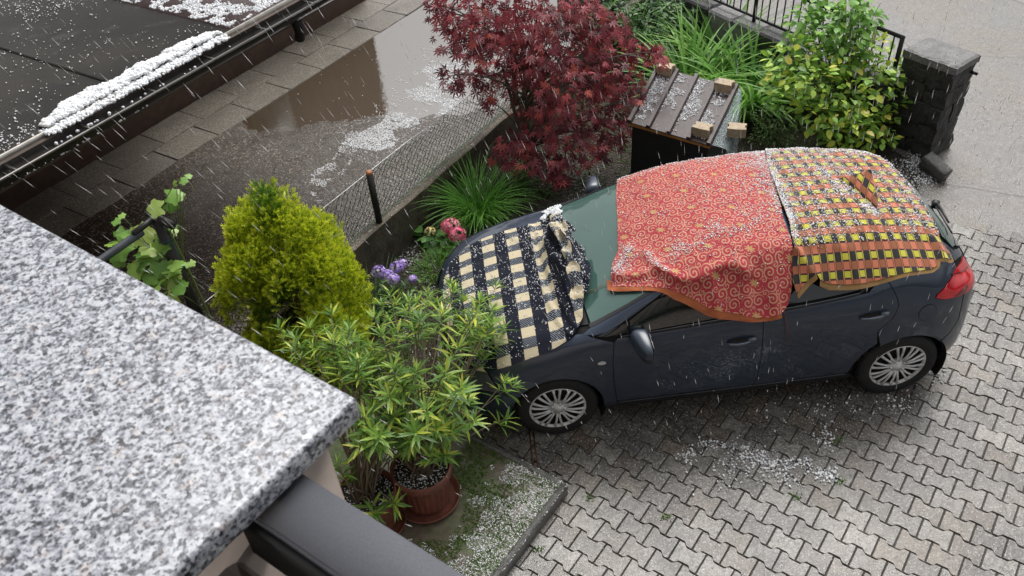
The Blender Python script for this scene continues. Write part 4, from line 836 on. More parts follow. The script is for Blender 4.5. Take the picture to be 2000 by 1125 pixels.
for k in range(-30, 90):
    for s in (0,):
        pts = []
        for r in range(rows * 2 + 1):
            t = -.95 + cell * k + (cell * .5 if r % 2 else 0) * 1.0; zt = ftop(t); z = .515 + (zt - .515) * r / (rows * 2)
            sg = .025 * math.sin(r * .5 + t * 2.1) * (r / (rows * 2)); c = TN(t + .02 * math.sin(z * 9 + t * 1.3) + (.25 * (z - .5) if t > 2 else 0) * 0, -3.085 + sg + (.004 if r % 2 else -.004)); pts.append((c[0], c[1], z))
        if not (-2.5 < pts[0][0] * D52[0] + pts[0][1] * D52[1] < 4.6): continue
        wires.add(tube(pts, .0031, 3, cap=False))
        pts2 = [(q[0] - (D52[0] * cell if r % 2 else 0), q[1] - (D52[1] * cell if r % 2 else 0), q[2]) for r, q in enumerate(pts)]
        wires.add(tube(pts2, .0031, 3, cap=False))
w_ = obj('chain_link', local(wires.get(), fe), M_WIRE, fe); w_['kind'] = 'stuff'
ts = np.linspace(-2.5, 4.6, 60); obj('top_wire', local(tube([(*TN(t, -3.083), ftop(t) + .004) for t in ts], .0032, 5), fe), M_STEEL, fe)
obj('bottom_wire', local(tube([(*TN(t, -3.083), .519 + .004 * math.sin(t * 7)) for t in ts], .0036, 5), fe), plain('green_bottom_wire', (.03, .16, .10), .5), fe)
fpost = lambda t: (obj('post', local(tube([(*TN(t, -3.05), .42), (*TN(t, -3.052), 1.055)], .032, 12), fe), M_POST, fe), obj('post_cap', local(tube([(*TN(t, -3.052), 1.052), (*TN(t, -3.052), 1.078)], [.034, .026], 12), fe), plain('copper_cap', (.42, .16, .07), .5), fe))
for t in (-.44, 2.05, 4.5): fpost(t)

# ---- trellis with the vine (posts taller than the fence)
tr = thing('trellis', 'black wooden trellis post with top rail beside the vine', 'trellis', (-3.97, -.06, .45))
TP = np.array([-3.97, -.06]); M_TB = plain('black_timber', (.014, .013, .013), .5)
obj('post', local(tube([(*TP, .3), (TP[0], TP[1], 1.90)], .042, 10), tr), M_TB, tr)
rl = TP + M52 * 0; obj('rail', local(tube([(*(rl - D52 * 1.9), 1.88), (*(rl - D52 * .14), 1.88)], .028, 8), tr), plain('dark_grey_rail', (.035, .04, .048), .35), tr)
obj('rail', local(tube([(*(rl - D52 * .2), 1.905), (*(rl + D52 * .02), 1.92)], .022, 8), tr), M_TB, tr)
obj('cross_arm', local(tube([(*(TP - M52 * .08), 1.92), (*(TP + M52 * .16), 1.895)], [.032, .03], 8), tr), M_TB, tr)
tie = [(TP[0] + .05 * math.cos(a), TP[1] + .05 * math.sin(a), 1.72 + .012 * math.sin(a * 1.5)) for a in np.linspace(0, 12, 40)]; obj('tie_wire', local(tube(tie, .0035, 4), tr), M_WIRE, tr)
obj('tie_wire', local(tube([(TP[0] + .05, TP[1] - .03, 1.72), (TP[0] + .07, TP[1] - .05, 1.6), (TP[0] + .06, TP[1] - .045, 1.5), (TP[0] + .08, TP[1] - .05, 1.44)], .0035, 4), tr), M_WIRE, tr)

# ---- stone wall with railing, and the pillar
RD = np.array([-.457, .89]); RP = np.array([2.86, 2.69]); RN = np.array([RD[1], -RD[0]])
M_STONE = m_conc('dark_wet_stone', (.016, .016, .016), (.036, .036, .036), (.085, .083, .08), (.016, .016, .016)); M_STONET = m_conc('pale_wet_stone', (.09, .088, .088), (.17, .165, .165), (.30, .29, .29), (.10, .10, .10))
rw = thing('stone_wall', 'low dark stone wall under the iron railing', 'wall', (*RP, 0)); ra = math.degrees(math.atan2(RD[1], RD[0]))
q2 = 0
for i in range(13):
    L = .40 + .12 * rng.random(); c = RP + RD * (q2 + L / 2 + .02); q2 += L + .012
    obj('stone', local(obox(c, -.1, .36, L, .30, ra, .02), rw), M_STONET if i % 2 else M_STONE, rw, smooth=False); obj('cap_stone', local(obox(c + RN * rng.normal(0, .008), .366, .70 + rng.normal(0, .006), L, .34, ra + rng.normal(0, .6), .025), rw), M_STONET if i % 3 else M_STONE, rw, smooth=False)
rlg = thing('iron_railing', 'black iron railing with thin upright bars on the low stone wall', 'railing', (*RP, .7)); M_IRON = plain('black_iron', (.012, .012, .013), .4, metal=.3)
P0, P1 = RP + RD * .04, RP + RD * 6.1
obj('top_rail', local(tube([(*P0, 1.2), (*P1, 1.2)], .021, 6), rlg), M_IRON, rlg); obj('bottom_rail', local(tube([(*P0, .76), (*P1, .76)], .017, 6), rlg), M_IRON, rlg)
bm_ = mesh('bar', *tube([(0, 0, .06), (0, 0, .5)], .0085, 6)); bm_.materials.append(M_IRON)
for k in range(1, 52):
    c = P0 + RD * .113 * k; o = link('bar', bm_, None, rlg); o.location = (c[0] - RP[0], c[1] - RP[1], 0)
for d in (.02, 2.02, 4.05): obj('rail_post', local(tube([(*(P0 + RD * d), .62), (*(P0 + RD * d), 1.215)], .024, 6), rlg), M_IRON, rlg)
def rough_block(vf, amp):
    me = mesh('tmp', *vf, smooth=False); bm = bmesh.new(); bm.from_mesh(me); bmesh.ops.subdivide_edges(bm, edges=bm.edges[:], cuts=2, use_grid_fill=True); bm.verts.ensure_lookup_table()
    v = np.array([tuple(q.co) for q in bm.verts]); f = [[w.index for w in q.verts] for q in bm.faces]; bm.free(); bpy.data.meshes.remove(me)
    c = v.mean(0); k = fbm(v[:, 0] * 11, v[:, 1] * 11, v[:, 2] * 11, 3, 5) - .5; k2 = fbm(v[:, 0] * 11, v[:, 1] * 11, v[:, 2] * 11, 3, 6) - .5; e = v - c; mx = np.abs(e).max(0); r = np.abs(e / mx); corner = np.sort(r, 1)[:, 1] > .95
    return v + np.stack([k, k2, (k + k2) * .3], 1) * amp * 2 - e * (corner[:, None] * .05), f
pl = thing('stone_pillar', 'dark wet stone gate pillar with a pale rough cap beside the street', 'pillar', (3.2, 2.55, 0))
fx = np.array([.29, -.48]); fx /= np.linalg.norm(fx); fy = np.array([-fx[1], fx[0]]); pc = np.array([2.87, 2.69]) + fx * .28 + fy * .205; pang = math.degrees(math.atan2(fx[1], fx[0]))
z = -.1
for r_, hgt in enumerate((.27, .20, .24, .19, .21)):
    cut = (.26, .34, .22, .31, .28)[r_]; gap = .008
    for (x0, x1) in ((-.28, -.28 + cut), (-.28 + cut + gap, .28)):
        for (y0, y1) in ((-.205, .0), (.008, .205)):
            w, d = x1 - x0, y1 - y0; c = pc + fx * ((x0 + x1) / 2) + fy * ((y0 + y1) / 2 + rng.normal(0, .006))
            v, f = rough_block(obox(c, z + .002, z + hgt - .002, w + .004, d + .004, pang, 0), .030)
            obj('stone', local((v, f), pl), M_STONE, pl, smooth=False)
    z += hgt
V, F = [], []; nx, ny = 22, 16
for zz in (0, 1):
    for j in range(ny):
        for i in range(nx):
            u, w = i / (nx - 1) - .5, j / (ny - 1) - .5; edge = min(.5 - abs(u), .5 - abs(w)); c = pc + fx * u * (.58 + .02 * vnoise(w * 14, 0.2, 1)) + fy * w * (.43 + .02 * vnoise(u * 14, .9, 2))
            V.append([c[0], c[1], z + (0 if not zz else .085 + .022 * (fbm(np.array([u * 9]), np.array([w * 7]), 0, 4, 9)[0] - .5) - (.014 if edge < .02 else 0))])
idx = np.arange(nx * ny).reshape(ny, nx)
for i in range(nx - 1):
    for j in range(ny - 1): F.append([nx * ny + idx[j, i], nx * ny + idx[j, i + 1], nx * ny + idx[j + 1, i + 1], nx * ny + idx[j + 1, i]])
ring = list(idx[0]) + list(idx[1:, -1]) + list(idx[-1, ::-1][1:]) + list(idx[::-1, 0][1:-1])
for a, b in zip(ring, ring[1:] + ring[:1]): F.append([a, b, b + nx * ny, a + nx * ny])
obj('cap', local((np.array(V), F), pl), M_STONET, pl, smooth=False)
obj('hinge', local(tube([np.append(pc + fx * .27 + fy * .12, .93), np.append(pc + fx * .36 + fy * .12, .93)], .016, 8), pl), M_IRON, pl)
br = obj('stone_block', (lambda b: (b[0] @ np.array(Matrix.Rotation(.35, 3, 'X')).T + np.array([3.08, 1.93, .10]), b[1]))(box((0, 0, 0), (.13, .30, .17), R(25), .012)), M_KERB); tag(br, 'grey broken stone block leaning at the foot of the pillar', 'stone block')

# ---- storage box with metal lid, wedges and plastic sheet
zf, zb = .80, .95
LF, RF, LB, RB = atz(1228, 240, zf), atz(1386, 286, zf), atz(1285, 133, zb), atz(1440, 172, zb)
bx = thing('storage_box', 'black storage box with a ribbed brown metal lid covered in hail', 'box', tuple(((LF + RB) / 2)[:2]) + (0,))
M_LID = plain('brown_sheet_metal', (.06, .044, .043), .42, spec=.3); M_WOODO = plain('orange_batten', (.42, .19, .05), .6); M_BOX = plain('black_box', (.012, .012, .014), .55)
def bil(s, t): return (LF * (1 - s) + RF * s) * (1 - t) + (LB * (1 - s) + RB * s) * t
nrm = np.cross(RF - LF, LB - LF); nrm /= np.linalg.norm(nrm)
c4 = [bil(.03, .05), bil(.97, .05), bil(.97, .95), bil(.03, .95)]
bb = np.array([[*c[:2], .02] for c in c4] + [[*c[:2], c[2] - .05] for c in c4]); obj('body', local((bb, [[0, 1, 5, 4], [1, 2, 6, 5], [2, 3, 7, 6], [3, 0, 4, 7], [4, 5, 6, 7]]), bx), M_BOX, bx, smooth=False)
fr_ = np.array([c4[0], c4[1]]); 
for k in range(4):
    s0, s1 = k / 4, (k + 1) / 4; pts = [bil(s0 + .006, 0), bil(s1 - .006, 0), bil(s1 - .006, 1), bil(s0 + .006, 1)]; pts = np.array(pts); obj('lid_panel', local((np.concatenate([pts, pts + nrm * .012]), [[3, 2, 1, 0], [4, 5, 6, 7], [0, 1, 5, 4], [1, 2, 6, 5], [2, 3, 7, 6], [3, 0, 4, 7]]), bx), M_LID, bx, smooth=False)
for k in range(5):
    s = min(max(k / 4, .012), .988); wv = (RF - LF) / np.linalg.norm(RF - LF); a_, b_ = bil(s, -.012), bil(s, 1.012); pr = [(-.030, .0), (-.018, .04), (.018, .04), (.030, .0)]
    V = np.array([e + wv * x + nrm * (z_ + .010) for e in (a_, b_) for x, z_ in pr]); obj('lid_rib', local((V, [[0, 1, 5, 4], [1, 2, 6, 5], [2, 3, 7, 6], [3, 2, 1, 0], [4, 5, 6, 7]]), bx), M_LID, bx, smooth=False)
    obj('batten_end', local(tube([bil(s, .002) + nrm * .018, bil(s, .03) + nrm * .018], .022, 6), bx), M_WOODO, bx)
V = np.array([bil(0, .0) - nrm * .002, bil(1, 0) - nrm * .002, bil(1, .03) - nrm * .002, bil(0, .03) - nrm * .002]); obj('front_batten', local((np.concatenate([V - nrm * .03, V]), [[3, 2, 1, 0], [4, 5, 6, 7], [0, 1, 5, 4], [1, 2, 6, 5], [2, 3, 7, 6], [3, 0, 4, 7]]), bx), M_WOODO, bx, smooth=False)
def m_film():
    g = G('clear_film'); n = g.noise(g.pos(), 18.0, 4); g.set(base=(.45, .55, .57), rough=.10, alpha=.30, normal=g.bump(n, .8, .03)); return g.m
M_FILM = m_film(); FV = []; n1, n2 = 16, 22
for i in range(n1):
    for j in range(n2):
        s, t = i / (n1 - 1), j / (n2 - 1); e = .28 * math.sin(math.pi * min(1, .18 + .5 * (1 - t))) ** .7 * (1 - .45 * t)
        p = bil(.97 + (s if s < .72 else .72 + (s - .72) * .45) * e * 1.3, .02 + .98 * t) + nrm * (.005 + .018 * math.sin(7 * t + 5 * s) * s) ; p = p - np.array([0, 0, 1]) * (.0 if s < .72 else (s - .72) * 1.0 + .02); FV.append(p)
fo = obj('plastic_sheet', (np.array(FV), [[i * n2 + j, (i + 1) * n2 + j, (i + 1) * n2 + j + 1, i * n2 + j + 1] for i in range(n1 - 1) for j in range(n2 - 1)]), M_FILM); tag(fo, 'clear plastic sheet hanging over the right side of the storage box', 'plastic sheet')
M_WEDGE = m_conc('pale_wood_block', (.30, .22, .14), (.40, .31, .20), (.50, .40, .28), (.32, .24, .15))
def wedge(c, ang, label):
    o = np.array([(-.10, -.068), (.0, -.074), (.10, -.066), (.097, -.03), (.083, -.02), (.085, .022), (.10, .03), (.102, .066), (.01, .07), (-.098, .064), (-.096, .032), (-.084, .02), (-.086, -.018), (-.10, -.028)]) * .90
    ca, sa = math.cos(R(ang)), math.sin(R(ang)); o = o @ np.array([[ca, sa], [-sa, ca]]); n = len(o)
    v = np.array([[x, y, 0] for x, y in o] + [[x, y, .085] for x, y in o] + [[x * .96, y * .96, .092] for x, y in o]); fz = [list(range(n - 1, -1, -1)), list(range(2 * n, 3 * n))] + [[i + r, (i + 1) % n + r, (i + 1) % n + n + r, i + n + r] for r in (0, n) for i in range(n)]
    w = obj('stone_block', (v, fz), M_WEDGE, smooth=False); w.location = c; tag(w, label, 'stone block', 'weights on the storage box lid')
wedge(bil(.12, .93) + nrm * .014, -38, 'pale notched block at the back left of the storage box lid, by the maple')
wedge(bil(.87, .90) + nrm * .014, -38, 'pale notched block at the back right of the storage box lid, below the grass')
wedge(bil(.86, .13) + nrm * .014, -38, 'pale notched block at the front edge of the storage box lid')
wedge(bil(1.22, .26) + nrm * .02, -20, 'pale notched block lying on the clear plastic sheet')

# ---- our house: facade, balcony, parapet slab and rail
hz = 4.4
hs_ = thing('house', 'pinkish rendered house pier and balcony under the granite slab in the foreground', 'house', (*EE(1.5, -6), 0)); M_PLA = plain('pinkish_plaster', (.34, .285, .25), .85)
obj('upper_wall', local(obox(EE(2, -7.4), 3.2, 7.4, 16, .3, -41), hs_), M_PLA, hs_); obj('lower_wall', local(obox(EE(2, -5.0), -.1, 3.1, 16, .5, -41), hs_), M_PLA, hs_)
obj('balcony_floor', local(obox(EE(2, -5.95), 3.11, 3.3, 16, 2.6, -41), hs_), M_SLAB, hs_)
pr = obj('pier', local(obox(EE(-1.4, -5.135), 3.31, hz - .041, 5.27, 1.16, -41), hs_), M_PLA, hs_)
def m_granite():
    g = G('speckled_granite'); p = g.pos(); d = g.mix(.004, p, g.noise(p, 130.0, 3, col=True))
    r1 = g.sep(g.vor(p, 165.0, out='Color')); r2 = g.sep(g.vor(p, 330.0, out='Color'))[0]
    n0 = g.noise(p, 58.0, 3, .6); n1 = g.noise(p, 172.0, 4, .65)
    v = g.math('ADD', g.math('MULTIPLY', n1, .62), g.math('MULTIPLY', r1[0], .26)); v = g.math('ADD', v, g.math('MULTIPLY', g.math('SUBTRACT', n0, .5), .35))
    b = g.ramp(v, [(.28, (.018, .019, .023)), (.34, (.085, .09, .108)), (.40, (.195, .206, .238)), (.475, (.335, .35, .388)), (.62, (.48, .50, .53))])
    pk = g.ramp(g.noise(p, 42.0, 2), [(.60, 0), (.67, .5)]); b = g.mix(pk, b, g.mix(1.0, b, (1.0, .80, .66), 'MULTIPLY'))
    b = g.mix(g.ramp(r2, [(.9, 0), (.94, .8)]), b, (.03, .03, .035))
    return g.set(base=b, rough=g.math('ADD', g.math('MULTIPLY', n0, .3), .16), normal=g.bump(g.math('ADD', n1, g.math('MULTIPLY', n0, 2.0)), .12, .002))
M_GRAN = m_granite()
sl_ = thing('granite_slab', 'thick speckled grey granite slab capping the balcony pier in the foreground', 'slab', (*EE(1.27, -4.51), hz))
v, f = obox(EE(-1.4, -5.1), hz - .04, hz, 5.34, 1.18, -41, 0.0); me = mesh('granite_slab_body', v, f, smooth=False)
bm = bmesh.new(); bm.from_mesh(me); bmesh.ops.bevel(bm, geom=bm.edges[:] + bm.verts[:], offset=.007, segments=3, profile=.5, affect='EDGES'); bm.to_mesh(me); bm.free()
go2 = link('slab_body', me, M_GRAN, sl_); me.transform(Matrix.Translation(-Vector(sl_.location))); me.polygons.foreach_set('use_smooth', [True] * len(me.polygons))
rb = thing('balcony_rail', 'anthracite metal balcony rail with wet flat top running from the granite slab', 'railing', (*EE(1.24, -4.645), 4.3))
def m_anth():
    g = G('anthracite_powder_coat'); n = g.noise(g.pos(), 380.0, 3); return g.set(base=g.ramp(n, [(.3, (.125, .131, .15)), (.7, (.15, .158, .178))]), rough=.24, metal=.1, coat=.6, coatr=.12, normal=g.bump(n, .06, .002))
M_ANT = m_anth(); rz = 4.352
me = mesh('rail_profile', *obox(EE(3.15, -4.658), rz - .045, rz, 4.3, .081, -41), smooth=False); bm = bmesh.new(); bm.from_mesh(me); bmesh.ops.bevel(bm, geom=bm.edges[:], offset=.003, segments=3, affect='EDGES'); bm.to_mesh(me); bm.free(); me.transform(Matrix.Translation(-Vector(rb.location))); me.polygons.foreach_set('use_smooth', [True] * len(me.polygons)); link('top_rail', me, M_ANT, rb)
obj('side_channel', local(obox(EE(3.25, -4.704), rz - .085, rz - .012, 4.05, .010, -41), rb), M_DARK, rb)
obj('lower_tube', local(tube([np.append(EE(1.215, -4.755), rz - .095), np.append(EE(5.2, -4.755), rz - .095)], .030, 14), rb), plain('black_gloss_tube', (.015, .015, .017), .18, coat=1.0), rb)
for k in range(8): obj('upright', local(obox(EE(1.6 + .5 * k, -4.66), 3.31, rz - .05, .03, .03, -41), rb), M_ANT, rb)
# ================================================================== plants
def leafmat(name, stops, part, rough=.42, trans=.28, tip=None):
    gain = 1.32; stops = [(p_, tuple(min(.85, q_ * gain) for q_ in c_)) for p_, c_ in stops]; tip = None if tip is None else [(p_, tuple(min(.85, q_ * 1.32) for q_ in c_)) for p_, c_ in tip]
    g = G(name + ('' if part else '_mass')); r = g.rnd(part); b = g.ramp(r, stops)
    if tip is not None:
        u, v, _ = g.sep(g.tc('UV')); b = g.mix(g.math('MULTIPLY', g.ramp(v, [(.15, 0), (.75, 1)]), g.ramp(u, [(.28, 0), (.68, 1)])), b, g.ramp(r, tip))
    g.set(base=b, rough=rough)
    t = g.n('BsdfTranslucent'); g.put(t.inputs[0], b); mx = g.n('MixShader'); mx.inputs[0].default_value = trans
    g.t.links.new(g.b.outputs[0], mx.inputs[1]); g.t.links.new(t.outputs[0], mx.inputs[2]); g.t.links.new(mx.outputs[0], g.out.inputs[0]); return g.m
def leaf_shape(L, W, prof, fold=.25, curl=.15):
    # leaf along +y, folded along the midrib and curling down at the tip
    ys = np.linspace(0, 1, len(prof)); V = []
    for y, w in zip(ys, prof):
        z = -curl * L * y * y; V += [(-w * W / 2, y * L, z + fold * w * W / 2), (0, y * L, z), (w * W / 2, y * L, z + fold * w * W / 2)]
    F = []
    for i in range(len(prof) - 1): F += [[3 * i, 3 * i + 1, 3 * i + 4, 3 * i + 3], [3 * i + 1, 3 * i + 2, 3 * i + 5, 3 * i + 4]]
    return np.array(V), F
def palm_leaf(n, R0):
    # palmate leaf with narrow pointed lobes
    V = [(0, 0, 0)]; F = []
    for k in range(n):
        a = R(-118 + 236 * k / (n - 1)); L = R0 * (1 - .42 * abs(k - (n - 1) / 2) / ((n - 1) / 2)); d = np.array([math.sin(a), math.cos(a)]); s = np.array([d[1], -d[0]])
        w = R0 * .098; i = len(V)
        for q, z in ((d * L * .45 - s * w, .01), (d * L, -.10 * R0), (d * L * .45 + s * w, .01)): V.append((q[0], q[1], z if z < 0 else .05 * R0))
        F.append([0, i, i + 1, i + 2])
    return np.array(V), F
def leaves(parent, P, Dr, sc, shape, stops, n_part, name='leaf', rough=.42, trans=.28, up=None):
    # the leaves that show largest become parts of their own, the rest one mass
    P = np.asarray(P); Dr = np.asarray(Dr); n = len(P); U = np.tile([0, 0, 1.0], (n, 1)) + rng.normal(0, .35, (n, 3)) if up is None else up
    M = frames(Dr, U, np.asarray(sc)); q, z = pix(P); sc1 = np.asarray(sc) if np.ndim(sc) == 1 else np.asarray(sc)[:, 0]
    scr = sc1 / z * ((q[:, 0] > 0) & (q[:, 0] < 2000) & (q[:, 1] > 0) & (q[:, 1] < 1125)); scr = scr * (1 + .25 * (P[:, 2] - P[:, 2].min()))
    od = np.argsort(-scr * rng.uniform(.8, 1.2, n)); a, b = od[:n_part], od[n_part:]
    base = np.array(parent.location)
    if len(a):
        me = mesh(name, shape[0], shape[1]); me.materials.append(leafmat(parent.name.split('.')[0] + '_' + name, stops, True, rough, trans))
        for k in a:
            o = link(name, me, None, parent); m = np.eye(4); m[:3, :3] = M[k]; m[:3, 3] = P[k] - base; o.matrix_local = Matrix(m.tolist())
    if len(b):
        o = obj('foliage', stamp(shape[0], shape[1], P[b] - base, M[b]), leafmat(parent.name.split('.')[0] + '_' + name, stops, False, rough, trans), parent); o['kind'] = 'stuff'
def inpoly(q, poly): return inside(np.asarray(q, float), np.array(poly, float))
def bez(a, b, c, n=8):
    t = np.linspace(0, 1, n)[:, None]; return (1 - t) ** 2 * a + 2 * t * (1 - t) * b + t * t * c
M_BARK = plain('brown_bark', (.085, .06, .04), .85); M_BARKG = plain('grey_stem', (.17, .135, .09), .8); M_GSTEM = plain('green_stem', (.10, .14, .035), .6)

# ---- potted oleanders
M_POT = plain('terracotta_plastic', (.17, .062, .042), .42); M_PSOIL = plain('potting_soil', (.02, .016, .012), .9)
def pot(c, R0, H, label, saucer=True):
    o = thing('flower_pot', label, 'flower pot', (c[0], c[1], .103), 'brown ribbed flower pots')
    seg = 144; prof = [(.74, 0), (.755, .03), (.80, .3), (.86, .72), (.885, .80), (.93, .80), (.985, .81), (1.0, .84), (1.0, .985), (.985, 1.0), (.93, 1.0), (.915, .98), (.90, .80)]
    v, f = lathe([(r * R0, h * H + .02) for r, h in prof], seg); n = len(prof)
    for k in range(seg):
        fl = 1 - .034 * (1 if (k % 6) in (3, 4) else (.5 if (k % 6) in (2, 5) else 0))
        for i in range(1, 4): v[k * n + i, :2] *= fl
    obj('body', (v, f), M_POT, o); obj('soil', (lambda s: (s[0] * [1, 1, 1] , s[1]))(lathe([(0, H * .86 + .02), (R0 * .5, H * .865 + .02), (R0 * .905, H * .85 + .02)], 24)), M_PSOIL, o)
    if saucer: obj('saucer', lathe([(0, .004), (R0 * .9, .004), (R0 * 1.0, .012), (R0 * 1.1, .05), (R0 * 1.125, .052), (R0 * 1.125, .040), (R0 * 1.03, .0), (0, .0)], 48), M_POT, o)
    return o
PC1, PC2 = np.array([-2.36, -1.36]), atz(716, 962, .46)[:2]
pot(PC1, .215, .37, 'ribbed terracotta-brown pot standing clear in its saucer on the mossy slab'); pot(PC2, .205, .36, 'ribbed brown pot half hidden behind the balcony rail and oleander leaves')
OPOLY = [(500, 660), (560, 600), (640, 575), (720, 555), (800, 580), (850, 535), (935, 520), (985, 540), (1000, 600), (985, 660), (960, 690), (940, 730), (960, 770), (935, 800), (925, 850), (890, 870), (870, 895), (820, 880), (785, 915), (740, 900), (705, 930), (670, 950), (640, 915), (655, 870), (705, 830), (715, 780), (640, 735), (560, 690)]
OHOLE = [(790, 660), (850, 655), (870, 700), (800, 715)]
def oleander(pc, cen, rad, n, label, n_part, seed):
    r_ = np.random.default_rng(seed); o = thing('oleander', label, 'shrub', (pc[0], pc[1], .42), 'potted oleanders by the house')
    tips = []
    while len(tips) < n:
        d = r_.normal(size=3); d /= np.linalg.norm(d); q = cen + d * rad * r_.uniform(.35, 1.0) ** .5
        if q[2] < .55: continue
        px = pix(q[None])[0]
        if not inpoly(px, OPOLY)[0] or inpoly(px, OHOLE)[0] : continue
        if q[0] > -1.9 and q[2] < .95: continue
        tips.append(q)
    return o, tips
LANCE = leaf_shape(1.0, .155, [.12, .62, .95, 1.0, .82, .45, .03], .25, .16)
OST = [(0, (.05, .12, .022)), (.3, (.10, .20, .035)), (.55, (.155, .275, .045)), (.78, (.23, .345, .055)), (.92, (.36, .43, .065)), (1, (.52, .50, .08))]
def grow(o, tips, pc, seed, n_part):
    r_ = np.random.default_rng(seed); st = MB(); P, Dv, Sc, Up = [], [], [], []
    root = np.array([pc[0], pc[1], .44])
    for q in tips:
        b = root + np.array([*(r_.uniform(-.07, .07, 2)), 0]); mid = np.array([b[0] * .55 + q[0] * .45 + r_.normal(0, .05), b[1] * .55 + q[1] * .45 + r_.normal(0, .05), b[2] + (q[2] - b[2]) * .62 + .1]); c = bez(b, mid, q, 9)
        st.add(tube(c - np.array(o.location), np.linspace(.0065, .0028, 9), 5)); t = c[-1] - c[-3]; t /= np.linalg.norm(t); t = t * .6 + np.array([0, 0, .5]); t /= np.linalg.norm(t)
        a = np.cross(t, [0, 0, 1.0]); a = a / (np.linalg.norm(a) + 1e-6) if np.linalg.norm(a) > .05 else np.array([1.0, 0, 0]); w = np.cross(t, a)
        for lev, (k, tilt, ln) in enumerate(((5, .62, .09), (7, .98, .122), (6, 1.22, .132), (4, 1.45, .13))):
            ph = r_.uniform(0, 6.28)
            if lev == 3 and r_.random() < .45: continue
            p0 = q - t * .022 * lev - (c[-1] - c[-2]) * .35 * max(0, lev - 1)
            for m in range(k):
                aa = ph + 6.283 * m / k + r_.normal(0, .22); tl = tilt + r_.normal(0, .13); d = t * math.cos(tl) + (a * math.cos(aa) + w * math.sin(aa)) * math.sin(tl)
                P.append(p0); Dv.append(d); Sc.append(ln * r_.uniform(.75, 1.2)); Up.append(t + .1)
    s_ = obj('stems', st.get(), M_BARKG, o); s_['kind'] = 'stuff'
    P, Dv, Sc, Up = map(np.array, (P, Dv, Sc, Up)); k = (pix(P + Dv * Sc[:, None])[0]); 
    leaves(o, P, Dv, Sc, LANCE, OST, n_part, up=Up, rough=.38, trans=.40)
o1, t1 = oleander(PC1, np.array([-2.22, -1.05, 1.02]), np.array([.72, .82, .62]), 84, 'big loose oleander with yellow-green whorls growing from the pot in its saucer', 300, 3)
t1 += [atz(990, 818, .72), atz(985, 745, .95), atz(1003, 752, .86), atz(968, 560, 1.12), atz(930, 600, 1.15), atz(985, 640, 1.05), atz(905, 585, 1.1), atz(945, 655, 1.05), atz(880, 555, 1.1), atz(870, 625, 1.15), atz(945, 700, 1.0), atz(895, 835, .8), atz(845, 890, .85), atz(860, 830, .95), atz(680, 790, 1.0)]
rq = np.random.default_rng(77)
for _ in range(34):
    t1.append(atz(rq.uniform(720, 905), rq.uniform(700, 870), rq.uniform(.68, 1.02)))
for _ in range(12): t1.append(atz(rq.uniform(640, 760), rq.uniform(640, 740), rq.uniform(.7, 1.1)))
grow(o1, t1, PC1, 31, 300)
o2, t2 = oleander(PC2, np.array([-2.85, -1.2, .98]), np.array([.55, .78, .58]), 54, 'oleander with darker leaves rising behind the granite slab from the half hidden pot', 300, 4)
t2 += [atz(560, 655, 1.2), atz(545, 640, 1.25), atz(730, 1005, .56), atz(772, 985, .56), atz(660, 905, .85), atz(610, 700, 1.2)]
grow(o2, t2, PC2, 32, 300)

# ---- golden conifer
tj = thing('golden_thuja', 'golden yellow conical thuja with dark gaps, beside the vine and the wire fence', 'conifer', (-3.32, .33, 0))
def spray_shape():
    V = []; F = []; UVv = []
    def blade(a, L, y0):
        d = np.array([math.sin(a), math.cos(a)]); s = np.array([d[1], -d[0]]) * .055; b = np.array([0, y0]); i = len(V)
        for q, z, t in ((b - s * .5, 0, y0), (b + d * L * .55 - s, .02, y0 + L * .5), (b + d * L, -.03, 1.0), (b + d * L * .55 + s, .02, y0 + L * .5), (b + s * .5, 0, y0)): V.append((q[0], q[1], z)); UVv.append(t)
        F.append([i, i + 1, i + 2, i + 3, i + 4])
    blade(0, 1.0, 0.0)
    for a, L, y in ((.7, .5, .15), (-.75, .5, .25), (.62, .42, .42), (-.6, .4, .52), (.5, .28, .68)): blade(a, L, y)
    return np.array(V), F, np.array(UVv)
sv, sf, su = spray_shape(); r_ = np.random.default_rng(12)
lobes = [(np.array([0, 0, .78]), np.array([.32, .32, .84]))]
for k in range(64):
    z = r_.uniform(.12, 1.5); rr = .53 * max(.05, 1 - ((z - .55) / 1.22) ** 2) ** .5 if z > .55 else .46 + .12 * z; a = r_.uniform(0, 6.28)
    rr *= 1 - .30 * min(max((z - .95) / .55, 0), 1); lobes.append((np.array([rr * .80 * math.cos(a), rr * .80 * math.sin(a), z]), np.array([.15, .15, .27]) * (1 - .3 * min(max((z - 1.0) / .5, 0), 1)) * r_.uniform(.8, 1.25)))
for c, s in (((.0, .02, 1.66), (.10, .10, .20)), ((.10, .03, 1.52), (.12, .12, .22)), ((-.11, -.02, 1.50), (.12, .12, .22)), ((.02, -.12, 1.45), (.12, .12, .24)), ((.36, -.30, .50), (.17, .17, .2)), ((.30, -.42, .72), (.16, .16, .2)), ((-.2, -.45, .5), (.2, .2, .3)), ((.15, -.5, .35), (.2, .2, .25))): lobes.append((np.array(c), np.array(s)))
P, Dv, Ex = [], [], []
